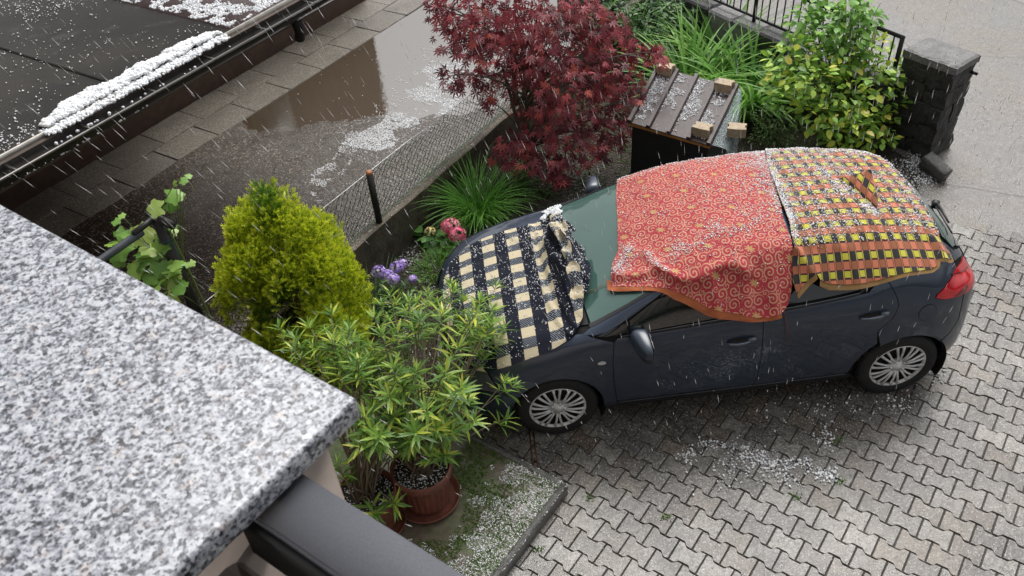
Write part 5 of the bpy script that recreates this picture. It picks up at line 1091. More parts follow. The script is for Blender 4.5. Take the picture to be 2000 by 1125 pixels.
for li, (c, s) in enumerate(lobes):
    n = int(210 * (s[0] * s[2] / .03)) if li else 4200
    d = r_.normal(size=(n, 3)); d /= np.linalg.norm(d, axis=1)[:, None]; d[:, 2] = np.where(d[:, 2] < -.5, -d[:, 2] * .4, d[:, 2]); rad = r_.uniform(.45 if li else .8, 1, n) ** .5
    p = c + d * s * rad[:, None]; ins = np.zeros(n, bool)
    P.append(p); dd = d * [1, 1, .6] + [0, 0, .75] + r_.normal(0, .25, (n, 3)); Dv.append(dd)
    out = np.hypot(p[:, 0], p[:, 1]) / (.52 * np.clip(1.25 - p[:, 2] / 1.9, .3, 1)); Ex.append(np.clip(.25 + .75 * (out - .45) / .5, 0, 1) * rad * (0.55 if li == 0 else 1) + .25 * (p[:, 2] > 1.35))
P, Dv, Ex = np.concatenate(P), np.concatenate(Dv), np.clip(np.concatenate(Ex), 0, 1); n = len(P)
M = frames(Dv, unit(n), r_.uniform(.05, .085, n)); V, F = stamp(sv, sf, P, M); uv = np.stack([np.repeat(Ex, len(sv)), np.tile(su, n)], 1)
m = leafmat('thuja_scale', [(0, (.045, .11, .014)), (.5, (.09, .19, .02)), (1, (.14, .26, .025))], False, .5, .34, tip=[(0, (.40, .50, .025)), (.5, (.58, .64, .03)), (.95, (.72, .72, .045)), (1, (.52, .30, .06))])
fo_ = obj('foliage', (V, F), m, tj, uv=uv); fo_['kind'] = 'stuff'
obj('trunk', tube([(0, 0, -.02), (.01, 0, .6), (0, .01, 1.4)], [.06, .045, .015], 8), M_BARK, tj)

# ---- red maple
MB0 = np.array([-1.10, 2.78, 0.0]); mp = thing('red_maple', 'dark red japanese maple with drooping layered leaves by the storage box', 'tree', tuple(MB0))
r_ = np.random.default_rng(21)
SPR = [(1000, 20, 0, 70), (930, 15, .1, 60), (1060, 10, -.2, 70), (1120, 25, .2, 60), (870, 25, .2, 42), (890, 75, 0, 46), (935, 95, -.2, 48), (985, 75, .2, 55), (880, 148, -.1, 30), (925, 150, 0, 40), (965, 145, .1, 45), (1040, 80, -.3, 60), (1100, 90, .2, 60), (1160, 60, .3, 55), (1190, 45, .1, 40), (1210, 100, .3, 50), (1255, 105, .2, 40), (1285, 102, .1, 22), (1040, 150, .3, 50), (1100, 150, -.4, 60), (1160, 130, 0, 60), (1215, 160, .1, 46), (1085, 205, -.3, 50), (1140, 200, 0, 60), (1195, 215, 0, 50), (1225, 235, -.2, 32), (1040, 215, .3, 34), (1060, 255, -.4, 45), (1010, 270, -.4, 36), (985, 300, -.4, 26), (1110, 260, -.3, 50), (1160, 265, -.2, 45), (1205, 265, -.2, 30), (1020, 310, -.5, 35), (1075, 310, -.5, 36), (1125, 305, -.4, 34), (1085, 345, -.5, 20), (1100, 350, -.5, 16), (1165, 300, -.3, 26), (850, 8, .2, 22), (1010, 185, .2, 32), (905, 50, .3, 40), (1080, 45, .3, 60), (1150, 20, .2, 50), (955, 200, .2, 16), (1005, 130, .1, 44), (1055, 118, -.1, 44), (1130, 110, -.1, 50), (1185, 165, .2, 50), (1240, 195, -.1, 26), (1020, 50, .2, 60), (960, 45, -.1, 50)]
P, Dv, Sc = [], [], []; br_ = MB()
forks = [MB0 + np.array([.02 * k - .05, .03, .5 + .1 * k]) for k in range(4)]
for sx, sy, off, rp in SPR:
    c = atp(sx, sy, MB0, off); pxm = FPX / np.linalg.norm(c - CAM); rr = rp / pxm * 1.08; n = int(11 + rr * rr * 420)
    b = MB0 + np.array([r_.normal(0, .03), r_.normal(0, .03), .35]) if c[2] < .9 else MB0 + np.array([r_.normal(0, .05), r_.normal(0, .05), .9 if c[2] < 1.6 else 1.3])
    mid = (b + c) / 2 + np.array([0, 0, .22 + .1 * r_.random()]); cv = bez(b, mid, c, 9); br_.add(tube(cv - MB0, np.linspace(.014, .004, 9), 5))
    outw = c - MB0; outw[2] = 0; ow = outw / (np.linalg.norm(outw) + 1e-6)
    for k in range(int(3 + rr * 10)):
        d = r_.normal(size=3); d[2] *= .3; e = c + d * rr * .55 + np.array([0, 0, -.05]); br_.add(tube(bez(cv[6] - MB0, (cv[6] + e) / 2 - MB0 + [0, 0, .05], e - MB0, 5), np.linspace(.004, .0018, 5), 3))
    d = r_.normal(size=(n, 3)); d /= np.linalg.norm(d, axis=1)[:, None]; rad = r_.uniform(0, 1, n) ** .4
    p = c + d * rad[:, None] * rr * np.array([1.0, 1.0, .62]); p[:, 2] -= .25 * rr * rad ** 2
    P.append(p); dd = ow * .55 + d * [.7, .7, .15] + np.array([0, 0, -.62]) + r_.normal(0, .25, (n, 3)); Dv.append(dd); Sc.append(r_.uniform(.062, .105, n))
P, Dv, Sc = np.concatenate(P), np.concatenate(Dv), np.concatenate(Sc)
upv = np.tile([0, -.45, .9], (len(P), 1)) + r_.normal(0, .4, (len(P), 3))
leaves(mp, P, Dv, Sc, palm_leaf(7, 1.0), [(0, (.075, .012, .017)), (.35, (.165, .025, .036)), (.65, (.26, .042, .057)), (.9, (.36, .065, .08)), (1, (.44, .09, .055))], 300, rough=.5, trans=.34, up=upv)
for k in range(3): br_.add(tube(bez(np.array([.02 * k - .03, .02 * k, 0]), np.array([-.05 + .08 * k, .05, .5]), np.array([-.22 + .22 * k, .05 * k, 1.35]), 8), np.linspace(.032, .012, 8), 7))
obj('branches', br_.get(), plain('maple_bark', (.09, .075, .055), .8), mp)['kind'] = 'stuff'

# ---- generic bush: blobs given as sight points + depth
def bush(name, label, cat, base, blobs, dens_, shape, size, stops, n_part, seed, droop=-.1, stem=M_GSTEM, rough=.42, trans=.3, flat=.8, group=None):
    r_ = np.random.default_rng(seed); base = np.array(base, float); o = thing(name, label, cat, tuple(base), group); P, Dv, Sc = [], [], []; st = MB()
    for bx_, by_, off, rp in blobs:
        c = atp(bx_, by_, base, off); rr = rp / (FPX / np.linalg.norm(c - CAM)); n = int(10 + rr ** 2 * dens_)
        d = r_.normal(size=(n, 3)); d /= np.linalg.norm(d, axis=1)[:, None]; rad = r_.uniform(0, 1, n) ** .4; p = c + d * rad[:, None] * rr * [1, 1, flat]; p[:, 2] = np.maximum(p[:, 2], .04)
        P.append(p); Dv.append(d * [1, 1, .4] + [0, 0, droop] + r_.normal(0, .35, (n, 3))); Sc.append(r_.uniform(.7, 1.25, n) * size)
        for k in range(int(2 + rr * 9)):
            e = c + r_.normal(size=3) * rr * .5; b = np.array([r_.normal(0, .08), r_.normal(0, .08), 0.0]); e = e - base; st.add(tube(bez(b, np.array([e[0] * .4, e[1] * .4, max(e[2], .1) * .75 + .05]), e, 7), np.linspace(.007, .0025, 7), 4))
    s_ = obj('stems', st.get(), stem, o); s_['kind'] = 'stuff'; leaves(o, np.concatenate(P), np.concatenate(Dv), np.concatenate(Sc), shape, stops, n_part, rough=rough, trans=trans); return o
OVAL = leaf_shape(1.0, .62, [.08, .72, 1.0, .92, .55, .04], .22, .12)
YST = [(0, (.09, .19, .03)), (.3, (.16, .31, .045)), (.55, (.25, .42, .06)), (.78, (.38, .52, .07)), (.93, (.55, .58, .08)), (1, (.62, .52, .12))]
bush('flowering_shrub', 'yellow-green leafy shrub in front of the iron railing, left of the pillar', 'shrub', (2.36, 2.62, 0),
     [(1540, 130, .1, 45), (1530, 180, 0, 40), (1580, 160, 0, 50), (1600, 215, -.1, 48), (1650, 190, 0, 55), (1700, 150, .1, 50), (1740, 130, .2, 32), (1725, 200, .1, 44), (1765, 195, .2, 22), (1660, 245, -.2, 46), (1630, 255, -.2, 34), (1710, 250, -.1, 42), (1750, 245, .1, 26), (1640, 110, .3, 46), (1690, 95, .3, 38), (1560, 95, .3, 34), (1790, 262, .25, 17), (1812, 268, .25, 14), (1775, 280, .2, 18), (1720, 285, .1, 28), (1680, 275, -.1, 24)], 1250, OVAL, .088, YST, 300, 51, flat=.9)
bush('climbing_shrub', 'fresh green upright shrub growing over the iron railing behind the yellow-green one', 'shrub', (2.42, 3.05, 0),
     [(1600, 60, 0, 45), (1570, 45, .1, 32), (1640, 35, 0, 46), (1680, 25, 0, 38), (1630, 85, -.1, 50), (1690, 60, .1, 30), (1595, 100, -.1, 36), (1700, 40, .1, 22), (1660, 70, -.1, 45), (1580, 20, .1, 24), (1655, 8, 0, 30)], 1050, OVAL, .092, [(0, (.08, .19, .035)), (.5, (.15, .32, .055)), (.85, (.23, .42, .08)), (1, (.33, .50, .10))], 300, 52, flat=.95)
bush('leafy_bush', 'mid green narrow-leaved bush at the top edge behind the red maple', 'bush', (.55, 5.1, 0),
     [(1190, 30, 0, 40), (1230, 55, 0, 48), (1275, 35, 0, 46), (1310, 65, .1, 36), (1255, 95, -.1, 46), (1290, 115, -.1, 40), (1240, 140, -.2, 46), (1275, 165, -.3, 36), (1245, 180, -.4, 30), (1170, 10, .2, 30), (1220, 10, .2, 40), (1300, 15, .3, 40), (1335, 30, .2, 26), (1210, 85, -.1, 40), (1260, 10, .2, 40)], 1100, leaf_shape(1, .34, [.1, .7, 1, .8, .4, .03], .25, .2), .095, [(0, (.03, .085, .025)), (.5, (.065, .16, .045)), (.85, (.11, .23, .06)), (1, (.17, .28, .07))], 300, 53)
bush('low_weeds', 'low feathery green weeds between the storage box and the yellow-green shrub', 'weeds', (1.72, 2.72, 0),
     [(1500, 235, .1, 30), (1490, 265, 0, 26), (1530, 270, 0, 34), (1560, 285, -.1, 24), (1515, 250, .1, 36), (1480, 215, .2, 22)], 3300, leaf_shape(1, .22, [.2, .9, 1, .6, .05], .2, .2), .045, [(0, (.03, .07, .015)), (.6, (.065, .13, .025)), (1, (.11, .18, .04))], 0, 54)
bush('ground_ivy', 'small dark green ground cover under the red maple beside the car', 'ground cover', (-1.0, 2.35, 0),
     [(1040, 350, .1, 36), (1075, 365, .0, 30), (1110, 360, .1, 30), (1050, 330, .3, 34), (1010, 345, .2, 22), (1140, 345, .2, 26)], 2600, OVAL, .038, [(0, (.014, .035, .010)), (.6, (.03, .065, .016)), (1, (.06, .10, .025))], 0, 55)

# ---- strap-leaved clumps
def clump(name, label, cat, base, n, L, W, spread, stops, seed, rad=.16, stiff=.55, up0=.5):
    r_ = np.random.default_rng(seed); o = thing(name, label, cat, (base[0], base[1], 0)); V, F = [], []
    for k in range(n):
        a = r_.uniform(0, 6.283); rr = rad * r_.random() ** .5; b = np.array([rr * math.cos(a), rr * math.sin(a), 0]); aa = a + r_.normal(0, .5); d = np.array([math.cos(aa), math.sin(aa), 0]); l = L * r_.uniform(.55, 1.15); e = up0 + r_.uniform(-.1, .55)
        sd = np.array([-d[1], d[0], 0]) * W * .5 * r_.uniform(.7, 1.2); i0 = len(V); m = 8; p = b.copy(); th = math.pi / 2 - (1 - e) * .45; 
        for j in range(m):
            t = j / (m - 1); w = (1 - t ** 2.2) * (.6 + .4 * min(1, t * 5)); V += [p - sd * w, p + [0, 0, -.25 * W * w], p + sd * w]
            ang = th - spread * t ** stiff * 1.6 * (1.2 - e * .6); p = p + (d * math.cos(ang) + np.array([0, 0, math.sin(ang)])) * l / (m - 1); p[2] = max(p[2], .02)
        for j in range(m - 1): q = i0 + 3 * j; F += [[q, q + 1, q + 4, q + 3], [q + 1, q + 2, q + 5, q + 4]]
    f_ = obj('blades', (np.array(V), F), leafmat(name + '_blade', stops, False, .4, .42), o); f_['kind'] = 'stuff'; return o
DST = [(0, (.07, .18, .03)), (.5, (.14, .31, .055)), (.85, (.22, .41, .085)), (1, (.30, .47, .13))]
clump('daylily_clump', 'tall arching clump of strap leaves behind the storage box, at its left', 'grass clump', (1.02, 3.95), 190, 1.12, .043, 1.15, DST, 61, .26)
clump('daylily_clump', 'tall arching clump of strap leaves between the storage box and the yellow-green shrub', 'grass clump', (1.62, 3.62), 210, 1.08, .043, 1.2, DST, 62, .28)
clump('daylily_clump', 'arching strap leaves at the foot of the stone wall, farthest of the clumps', 'grass clump', (1.55, 4.55), 170, 1.1, .043, 1.1, DST, 63, .28)
clump('grass_tuft', 'bright green fine-bladed grass tuft against the low wall, above the pink hydrangea', 'grass clump', (-1.72, 2.08), 420, .80, .010, 1.35, [(0, (.05, .16, .02)), (.5, (.10, .28, .035)), (1, (.2, .42, .07))], 64, .17, .7)
clump('grass_tuft', 'small fine grass tuft between the large tuft and the red maple', 'grass clump', (-1.33, 2.42), 130, .55, .010, 1.3, [(0, (.02, .06, .01)), (.6, (.045, .12, .02)), (1, (.09, .2, .04))], 65, .14, .7)

clump('grass_tuft', 'low weedy grass tuft right at the near front corner of the bonnet, below the hydrangea', 'grass clump', tuple(atz(858, 532, 0)[:2]), 260, .22, .007, 1.2, [(0, (.05, .13, .02)), (.6, (.11, .24, .035)), (1, (.2, .34, .06))], 67, .20, .7)
clump('grass_tuft', 'thin dark grass tuft at the low wall beside the golden thuja', 'grass clump', (-2.75, .78), 150, .55, .010, 1.2, [(0, (.03, .07, .03)), (.6, (.06, .13, .05)), (1, (.1, .2, .08))], 66, .16, .7)

# ---- hydrangea and the purple flowers
BROAD = leaf_shape(1.0, .78, [.1, .75, 1.0, .9, .5, .05], .15, .12)
hy = bush('hydrangea', 'small hydrangea with pink and cream flower heads by the bonnet of the car', 'flowering plant', (-2.05, 1.72, 0), [(850, 470, 0, 26), (880, 475, 0, 24), (835, 465, 0, 18), (865, 490, -.1, 20), (900, 470, .05, 16)], 330, BROAD, .105, [(0, (.045, .13, .028)), (.6, (.09, .22, .05)), (1, (.15, .28, .07))], 40, 71)
def floret(R0):
    V = [(0, 0, .1 * R0)]; F = []
    for k in range(4):
        a = k * math.pi / 2; i = len(V); V += [(R0 * .55 * math.cos(a - .6), R0 * .55 * math.sin(a - .6), .16 * R0), (R0 * math.cos(a), R0 * math.sin(a), .05 * R0), (R0 * .55 * math.cos(a + .6), R0 * .55 * math.sin(a + .6), .16 * R0)]; F.append([0, i, i + 1, i + 2])
    return np.array(V), F
def head(parent, px, py, z, rad, stops, n=90, fl=.013, name='flower_head'):
    c = atz(px, py, z); d = unit(n); d[:, 2] = np.abs(d[:, 2]) * 1.0 - .25; d /= np.linalg.norm(d, axis=1)[:, None]; P = c + d * rad * [1, 1, .75]
    up = np.cross(d, unit(n)); M = frames(up, d, np.full(n, 1.0)); V, F = stamp(*floret(fl), P, M); o = obj(name, (V - np.array(parent.location), F), leafmat(name + '_petal', stops, False, .6, .2), parent)
    b_ = np.array(parent.location); st = tube(bez(np.array([0, 0, 0.02]), (c - b_) * [.6, .6, .5], c - b_, 6), .004, 5); obj('flower_stem', st, M_GSTEM, parent); return o
PINK = [(0, (.55, .05, .13)), (.55, (.66, .13, .24)), (.85, (.72, .33, .36)), (1, (.75, .62, .40))]
head(hy, 880, 442, .48, .092, PINK, 190, .016); head(hy, 893, 458, .44, .086, PINK, 170, .016); head(hy, 840, 452, .42, .052, [(0, (.55, .42, .14)), (.6, (.70, .58, .25)), (1, (.72, .65, .42))], 90, .011)
pu = bush('purple_flowers', 'purple phlox-like flowers between the low wall and the oleanders', 'flowering plant', (-2.52, .82, 0), [(770, 570, 0, 22), (800, 575, 0, 22), (745, 560, 0, 16), (820, 565, 0, 16), (790, 590, -.1, 20)], 700, leaf_shape(1, .3, [.15, .8, 1, .6, .05], .2, .2), .075, [(0, (.035, .09, .02)), (.6, (.08, .17, .035)), (1, (.15, .24, .05))], 60, 72)
PURP = [(0, (.24, .13, .50)), (.5, (.38, .26, .66)), (.8, (.55, .46, .76)), (1, (.80, .77, .86))]
for x, y, rd in ((740, 530, .05), (757, 537, .045), (775, 522, .05), (786, 515, .038), (768, 545, .045), (806, 545, .03)): head(pu, x, y, .42, rd * 1.25, PURP, 70, .018)

# ---- vine on the trellis
vn = thing('grape_vine', 'young grape vine with broad leaves climbing the black trellis post', 'vine', (-3.92, -.12, .4)); r_ = np.random.default_rng(81)
VB = np.array([-3.97, -.06, 0]); vst = MB(); P, Dv, Sc = [], [], []
def vleaf():
    a = np.linspace(0, 2 * math.pi, 26, endpoint=False); rr = .60 + .085 * np.cos(5 * a) + .03 * np.cos(13 * a); rr *= 1 - .35 * (np.abs(a - math.pi) < .35); V = [(0, .42, 0.02)] + [(r * math.sin(t), .42 + r * math.cos(t) * .95, -.10 * r * r + .03 * math.sin(5 * t)) for r, t in zip(rr, a)]
    return np.array(V), [[0, 1 + i, 1 + (i + 1) % 26] for i in range(26)]
tpx = [(325, 382, 2.05, .10), (318, 405, 2.0, .10), (300, 470, 1.72, .12), (262, 462, 1.75, .13), (245, 480, 1.7, .12), (325, 450, 1.78, .09), (332, 480, 1.7, .09), (290, 505, 1.6, .12), (335, 515, 1.6, .10), (350, 545, 1.5, .11), (345, 555, 1.5, .12), (300, 530, 1.55, .11), (265, 500, 1.65, .11), (235, 500, 1.65, .09), (325, 535, 1.55, .1), (360, 520, 1.6, .06), (370, 510, 1.62, .05), (222, 430, 1.9, .06), (235, 418, 1.95, .05), (352, 352, 2.15, .05), (362, 345, 2.15, .045), (345, 358, 2.12, .04), (280, 490, 1.65, .10), (310, 510, 1.6, .11), (275, 520, 1.58, .1), (340, 440, 1.82, .06), (250, 455, 1.8, .1), (230, 470, 1.75, .08), (315, 555, 1.5, .11), (338, 572, 1.45, .1)]
for x, y, z, s in tpx:
    for rep in range(2 if s > .08 else 1):
        p = atz(x + (r_.normal(0, 9) if rep else 0), y + (r_.normal(0, 7) if rep else 0), z - .05 * rep); P.append(p); d = r_.normal(size=3) * [.8, .8, .3]; Dv.append(d + [0.1, -.3, -.25]); Sc.append(s * r_.uniform(.85, 1.15))
    e = atz(x, y, z); b = VB + np.array([r_.normal(0, .03), r_.normal(0, .03), min(z - .25, 1.5) - r_.random() * .3]); vst.add(tube(bez(b, (b + e) / 2 + [0, 0, .08], e, 7) - np.array(vn.location), np.linspace(.005, .0022, 7), 4))
vst.add(tube(bez(np.array([.03, .02, 0]), np.array([.1, -.05, .7]), np.array([-.02, .08, 1.5]), 12), np.linspace(.014, .007, 12), 6))
c0 = atz(320, 400, 2.0); c1 = atz(352, 350, 2.15); vst.add(tube(bez(c0, (c0 + c1) / 2 + [0, 0, .04], c1, 8) - np.array(vn.location), .003, 4)); vst.add(tube(bez(c1, atz(375, 352, 2.13), atz(378, 372, 2.1), 8) - np.array(vn.location), .002, 4))
obj('stems', vst.get(), M_GSTEM, vn)['kind'] = 'stuff'
leaves(vn, np.array(P), np.array(Dv), np.array(Sc), vleaf(), [(0, (.07, .16, .025)), (.4, (.13, .26, .04)), (.75, (.22, .36, .07)), (.92, (.38, .44, .14)), (1, (.55, .45, .28))], 100, rough=.4, up=np.tile([0, -.3, 1.0], (len(P), 1)) + r_.normal(0, .35, (len(P), 3)))

# ---- small ground cover in the bed and moss on the slab
def tufts(name, label, P, L, W, stops, seed, blades=5):
    r_ = np.random.default_rng(seed); n = len(P) * blades; Q = np.repeat(P, blades, 0) + np.concatenate([r_.normal(0, L * .3, (n, 2)), np.zeros((n, 1))], 1); D = r_.normal(size=(n, 3)) * [.7, .7, .2] + [0, 0, .8]
    sh = leaf_shape(1.0, W / L, [.5, 1, .7, .03], .1, .3); o = obj(name, stamp(*sh, Q, frames(D, unit(n), r_.uniform(.5, 1.3, n) * L)), leafmat(name + '_blade', stops, False, .5, .25)); tag(o, label, name.replace('_', ' '), kind='stuff'); return o
r_ = np.random.default_rng(91)
A = np.stack([r_.uniform(-4.2, 2.4, 5200), r_.uniform(-.9, 4.2, 5200)], 1); A = A[inside(A, ccw(gp))]; nz = fbm(A[:, 0] * 1.6, A[:, 1] * 1.6, 0, 3, 92); dn = (A @ M52 < -2.1).astype(float) * .06 + ((A[:, 0] > -2.6) & (A[:, 0] < -1.9) & (A[:, 1] < 1.7)) * .12
A = A[nz + dn > .50]; tufts('ground_grass', 'short weedy grass growing in patches over the garden bed', np.concatenate([A, np.full((len(A), 1), .0)], 1), .07, .008, [(0, (.03, .07, .012)), (.6, (.07, .14, .025)), (1, (.14, .2, .05))], 93)
A = np.stack([r_.uniform(K @ E1 - .85, K @ E1 - .03, 9000), r_.uniform(-4.2, K @ E2 - .03, 9000)], 1); XY = A[:, :1] * E1 + A[:, 1:] * E2; nz = fbm(XY[:, 0] * 5, XY[:, 1] * 5, 0, 3, 95); ed = (A[:, 0] > K @ E1 - .14) | (A[:, 1] > K @ E2 - .14); XY = XY[(nz > .49) | (ed & (nz > .40))]
tufts('moss', 'bright green moss patches on the concrete slab between the hail', np.concatenate([XY, np.full((len(XY), 1), .10)], 1), .014, .005, [(0, (.05, .10, .015)), (.6, (.09, .17, .025)), (1, (.15, .23, .05))], 96)
for k_, (x_, y_) in enumerate(((1148, 972), (1046, 1072), (1640, 937), (1555, 972))): pass
XY = np.array([atz(x + r_.normal(0, 7), y + r_.normal(0, 4), 0) for x, y in ((1148, 974), (1050, 1076), (1642, 940), (1556, 972), (1300, 1012), (1640, 862)) for _ in range(14)]); tufts('joint_weeds', 'tiny green weeds sprouting from the paver joints', XY, .022, .007, [(0, (.06, .13, .02)), (1, (.14, .25, .05))], 97, 3)
# ================================================================== hail and rain
def m_ice():
    g = G('hail_ice'); r = g.rnd(False); return g.set(base=g.ramp(r, [(0, (.62, .65, .68)), (.5, (.80, .82, .84)), (1, (.9, .9, .9))]), rough=.35, spec=.5)
M_ICE = m_ice()
ph = (1 + 5 ** .5) / 2; IV = np.array([(-1, ph, 0), (1, ph, 0), (-1, -ph, 0), (1, -ph, 0), (0, -1, ph), (0, 1, ph), (0, -1, -ph), (0, 1, -ph), (ph, 0, -1), (ph, 0, 1), (-ph, 0, -1), (-ph, 0, 1)]) / math.sqrt(1 + ph * ph)
IF = [[0, 11, 5], [0, 5, 1], [0, 1, 7], [0, 7, 10], [0, 10, 11], [1, 5, 9], [5, 11, 4], [11, 10, 2], [10, 7, 6], [7, 1, 8], [3, 9, 4], [3, 4, 2], [3, 2, 6], [3, 6, 8], [3, 8, 9], [4, 9, 5], [2, 4, 11], [6, 2, 10], [8, 6, 7], [9, 8, 1]]
OV = np.array([(1, 0, 0), (-1, 0, 0), (0, 1, 0), (0, -1, 0), (0, 0, 1), (0, 0, -1.)]); OF = [[0, 2, 4], [2, 1, 4], [1, 3, 4], [3, 0, 4], [2, 0, 5], [1, 2, 5], [3, 1, 5], [0, 3, 5]]
def hail(label, P, r0, r1, fine=False, extra=None):
    P = np.asarray(P); n = len(P); r = r0 + (r1 - r0) * rng.random(n) ** 2.2; q = frames(unit(n), unit(n), np.ones(n)) * r[:, None, None] * rng.uniform(.75, 1.2, (n, 1, 3))
    mb = MB(); mb.add(stamp(OV if fine else IV, OF if fine else IF, P + np.array([0, 0, 1.0]) * (r * .55)[:, None], q))
    if extra is not None: mb.add(extra)
    o = obj('hailstones', mb.get(), M_ICE); return tag(o, label, 'hail', kind='stuff')
def on_cloth(C, dens_f, n, off=.0):
    V, T, P, N = C; T = np.array(T); a, b, c = P[T[:, 0]], P[T[:, 1]], P[T[:, 2]]; fn = np.cross(b - a, c - a); ar = np.linalg.norm(fn, axis=1); fn /= ar[:, None] + 1e-12; cen = (a + b + c) / 3; vc = (V[T[:, 0]] + V[T[:, 1]] + V[T[:, 2]]) / 3
    x, cc = vc[:, 0], vc[:, 1] / CS
    w = ar * dens_f(x, cc, cen) * np.clip((np.abs(fn[:, 2]) - .50) / .3, 0, 1); w /= w.sum(); k = rng.choice(len(T), n, p=w); u = rng.random((n, 2)); s = u.sum(1) > 1; u[s] = 1 - u[s]
    return a[k] + (b - a)[k] * u[:, :1] + (c - a)[k] * u[:, 1:]
cl = lambda a: np.clip(a, 0, 1)
def near(x, c, ln, w): return np.exp(-(dseg(np.stack([x, c * CS], 1), np.array(ln) * [1, CS]) / w) ** 2)
dR = lambda x, c, p: .12 + .9 * cl((x + .25) / .7) * cl((c + 1.8) / 1.2) * (fbm(p[:, 0] * 9, p[:, 1] * 9, 0, 3, 3) > .44) + 1.1 * near(x, c, [(-.47, -1.35), (-.36, -1.05), (-.2, -1.12), (-.07, -.9), (.1, -.95), (.25, -.72)], .05) * (fbm(p[:, 0] * 12, p[:, 1] * 12, 0, 2, 8) > .42) * 1.6 + 3.2 * near(x, c, [(-.65, -.55), (-.72, -.70), (-.79, -.95)], .035) + 3.0 * near(x, c, [(-.55, -.85), (-.515, -1.3), (-.47, -1.6)], .022) + 1.3 * cl((c - 1.4) / .6) + 1.6 * cl((x - .36) / .12) * cl((c + 1.9) / .6)
hail('white hailstones scattered over the red blanket', on_cloth(RED, dR, 5200), .0026, .0072, True)
dP = lambda x, c, p: (.75 * cl((c + 2.05) / .25) * (.35 + 1.1 * (fbm(p[:, 0] * 7, p[:, 1] * 7, 0, 3, 13) > .46)) + 4.5 * near(x, c, [(.60, 2.1), (.535, 1.0), (.49, .2), (.46, -.6), (.43, -1.5)], .05) * cl((c + 2) / .5) + 3.0 * near(x, c, [(.90, .25), (.96, -.05), (1.03, -.38), (1.1, -.9)], .05) * (fbm(p[:, 0] * 14, p[:, 1] * 14, 0, 2, 9) > .4) + .9 * cl((c - 1.2) / .6))
hail('white hailstones thickly covering the plaid blanket on the rear roof', on_cloth(PLA, dP, 8800), .0028, .0078, True)
dC = lambda x, c, p: .28 + .8 * (fbm(p[:, 0] * 8, p[:, 1] * 8, 0, 3, 23) > .5) + 2.6 * np.exp(-(((x + 1.10) / .13) ** 2 + ((c - .3) / 1.2) ** 2)) + 1.0 * near(x, c, [(-1.36, 1.1), (-1.37, .2), (-1.3, -.8)], .05)
hail('white hailstones sprinkled on the checked blanket on the bonnet', on_cloth(CHK, dC * 1 if False else dC, 2500), .0028, .0074, True)
# drift at the foot of the windscreen, far side
n = 1700; x = rng.uniform(-1.26, -1.04, n); c = rng.uniform(.95, 1.75, n); k = (np.abs(x + 1.15 - (c - 1.3) * .09) < .075 + .02 * np.sin(c * 19)); x, c = x[k], c[k]
hail('white drift of hail at the far lower corner of the windscreen', onbody(x, c, .0)[0] + np.array([0, 0, 1]) * (rng.random(len(x))[:, None] * .035 * np.exp(-((x + 1.15 - (c - 1.3) * .09) / .06) ** 2)[:, None] + .002), .006, .012)
# garage roof: bank against the edge strip, red felt, dark felt, gutter
X, Y, F = grid(-2.32, -.60, -4.62, -4.31, 120, 26); wd = lambda t: (.25 + .22 * (fbm(t * 6, 0 * t, 0, 3, 5) - .5)) * np.clip((t + 2.36) / .22, 0, 1) ** .4 * np.clip((-.56 - t) / .25, 0, 1) ** .4 * (1 - .35 * np.clip((t + 1.5) / .9, 0, 1))
hh = lambda t, m: .036 * np.clip(1 - ((m + 4.31) / -wd(t)), 0, 1) ** .5 * (.15 + 1.7 * fbm(t * 20, m * 20, 0, 3, 7))
Z = RZ + hh(X, Y) - .004; XYw = X[:, None] * D52 + Y[:, None] * M52; heap = (np.concatenate([XYw, Z[:, None]], 1), F)
t = rng.uniform(-2.34, -.58, 14000); m_ = rng.uniform(-4.66, -4.315, 14000); k = hh(t, m_) > .008; t, m_ = t[k], m_[k]; P = t[:, None] * D52 + m_[:, None] * M52
t2 = rng.uniform(-2.4, -.6, 1500); m2 = rng.normal(-4.27, .035, 1500); P2_ = t2[:, None] * D52 + m2[:, None] * M52; zz2 = np.where(m2 < -4.20, RZ + .002, RZ - .06)
hail('thick white bank of hail lying along the edge of the garage roof', np.concatenate([np.concatenate([P, (RZ + hh(t, m_) - .002)[:, None]], 1), np.concatenate([P2_, zz2[:, None]], 1)]), .008, .019, extra=heap)
def roofpts(t0, t1, n0, n1, n, thr, s, seed):
    t = rng.uniform(t0, t1, n); m = rng.uniform(n0, n1, n); k = fbm(t * s, m * s, 0, 4, seed) > thr; return np.concatenate([t[k][:, None] * D52 + m[k][:, None] * M52, np.full((k.sum(), 1), RZ + .003)], 1)
hail('hail scattered in white clumps over the red roofing felt', roofpts(-.46, .8, -7.4, -4.36, 26000, .50, 7.0, 33) * [1, 1, 1], .006, .015, True)
hail('sparse hailstones on the dark roofing felt', np.concatenate([roofpts(-3.6, -.47, -7.4, -4.5, 1000, .45, 2.0, 34), roofpts(-2.0, -.6, -7.4, -6.1, 900, .45, 3.0, 35), roofpts(-3.6, -2.3, -4.6, -4.33, 500, .42, 3.0, 36)]), .004, .011, True)
t = rng.uniform(-3.4, 1.3, 2600); k = fbm(t * 2.2, 0 * t, 0, 2, 37) > .50; t = t[k]; m_ = rng.normal(-4.13, .026, len(t)); P = np.concatenate([t[:, None] * D52 + m_[:, None] * M52, (RZ - .11 + (m_[:, None] + 4.15) ** 2 * 4)], 1); hail('hail and slush lying in the garage gutter', P, .006, .014, True)
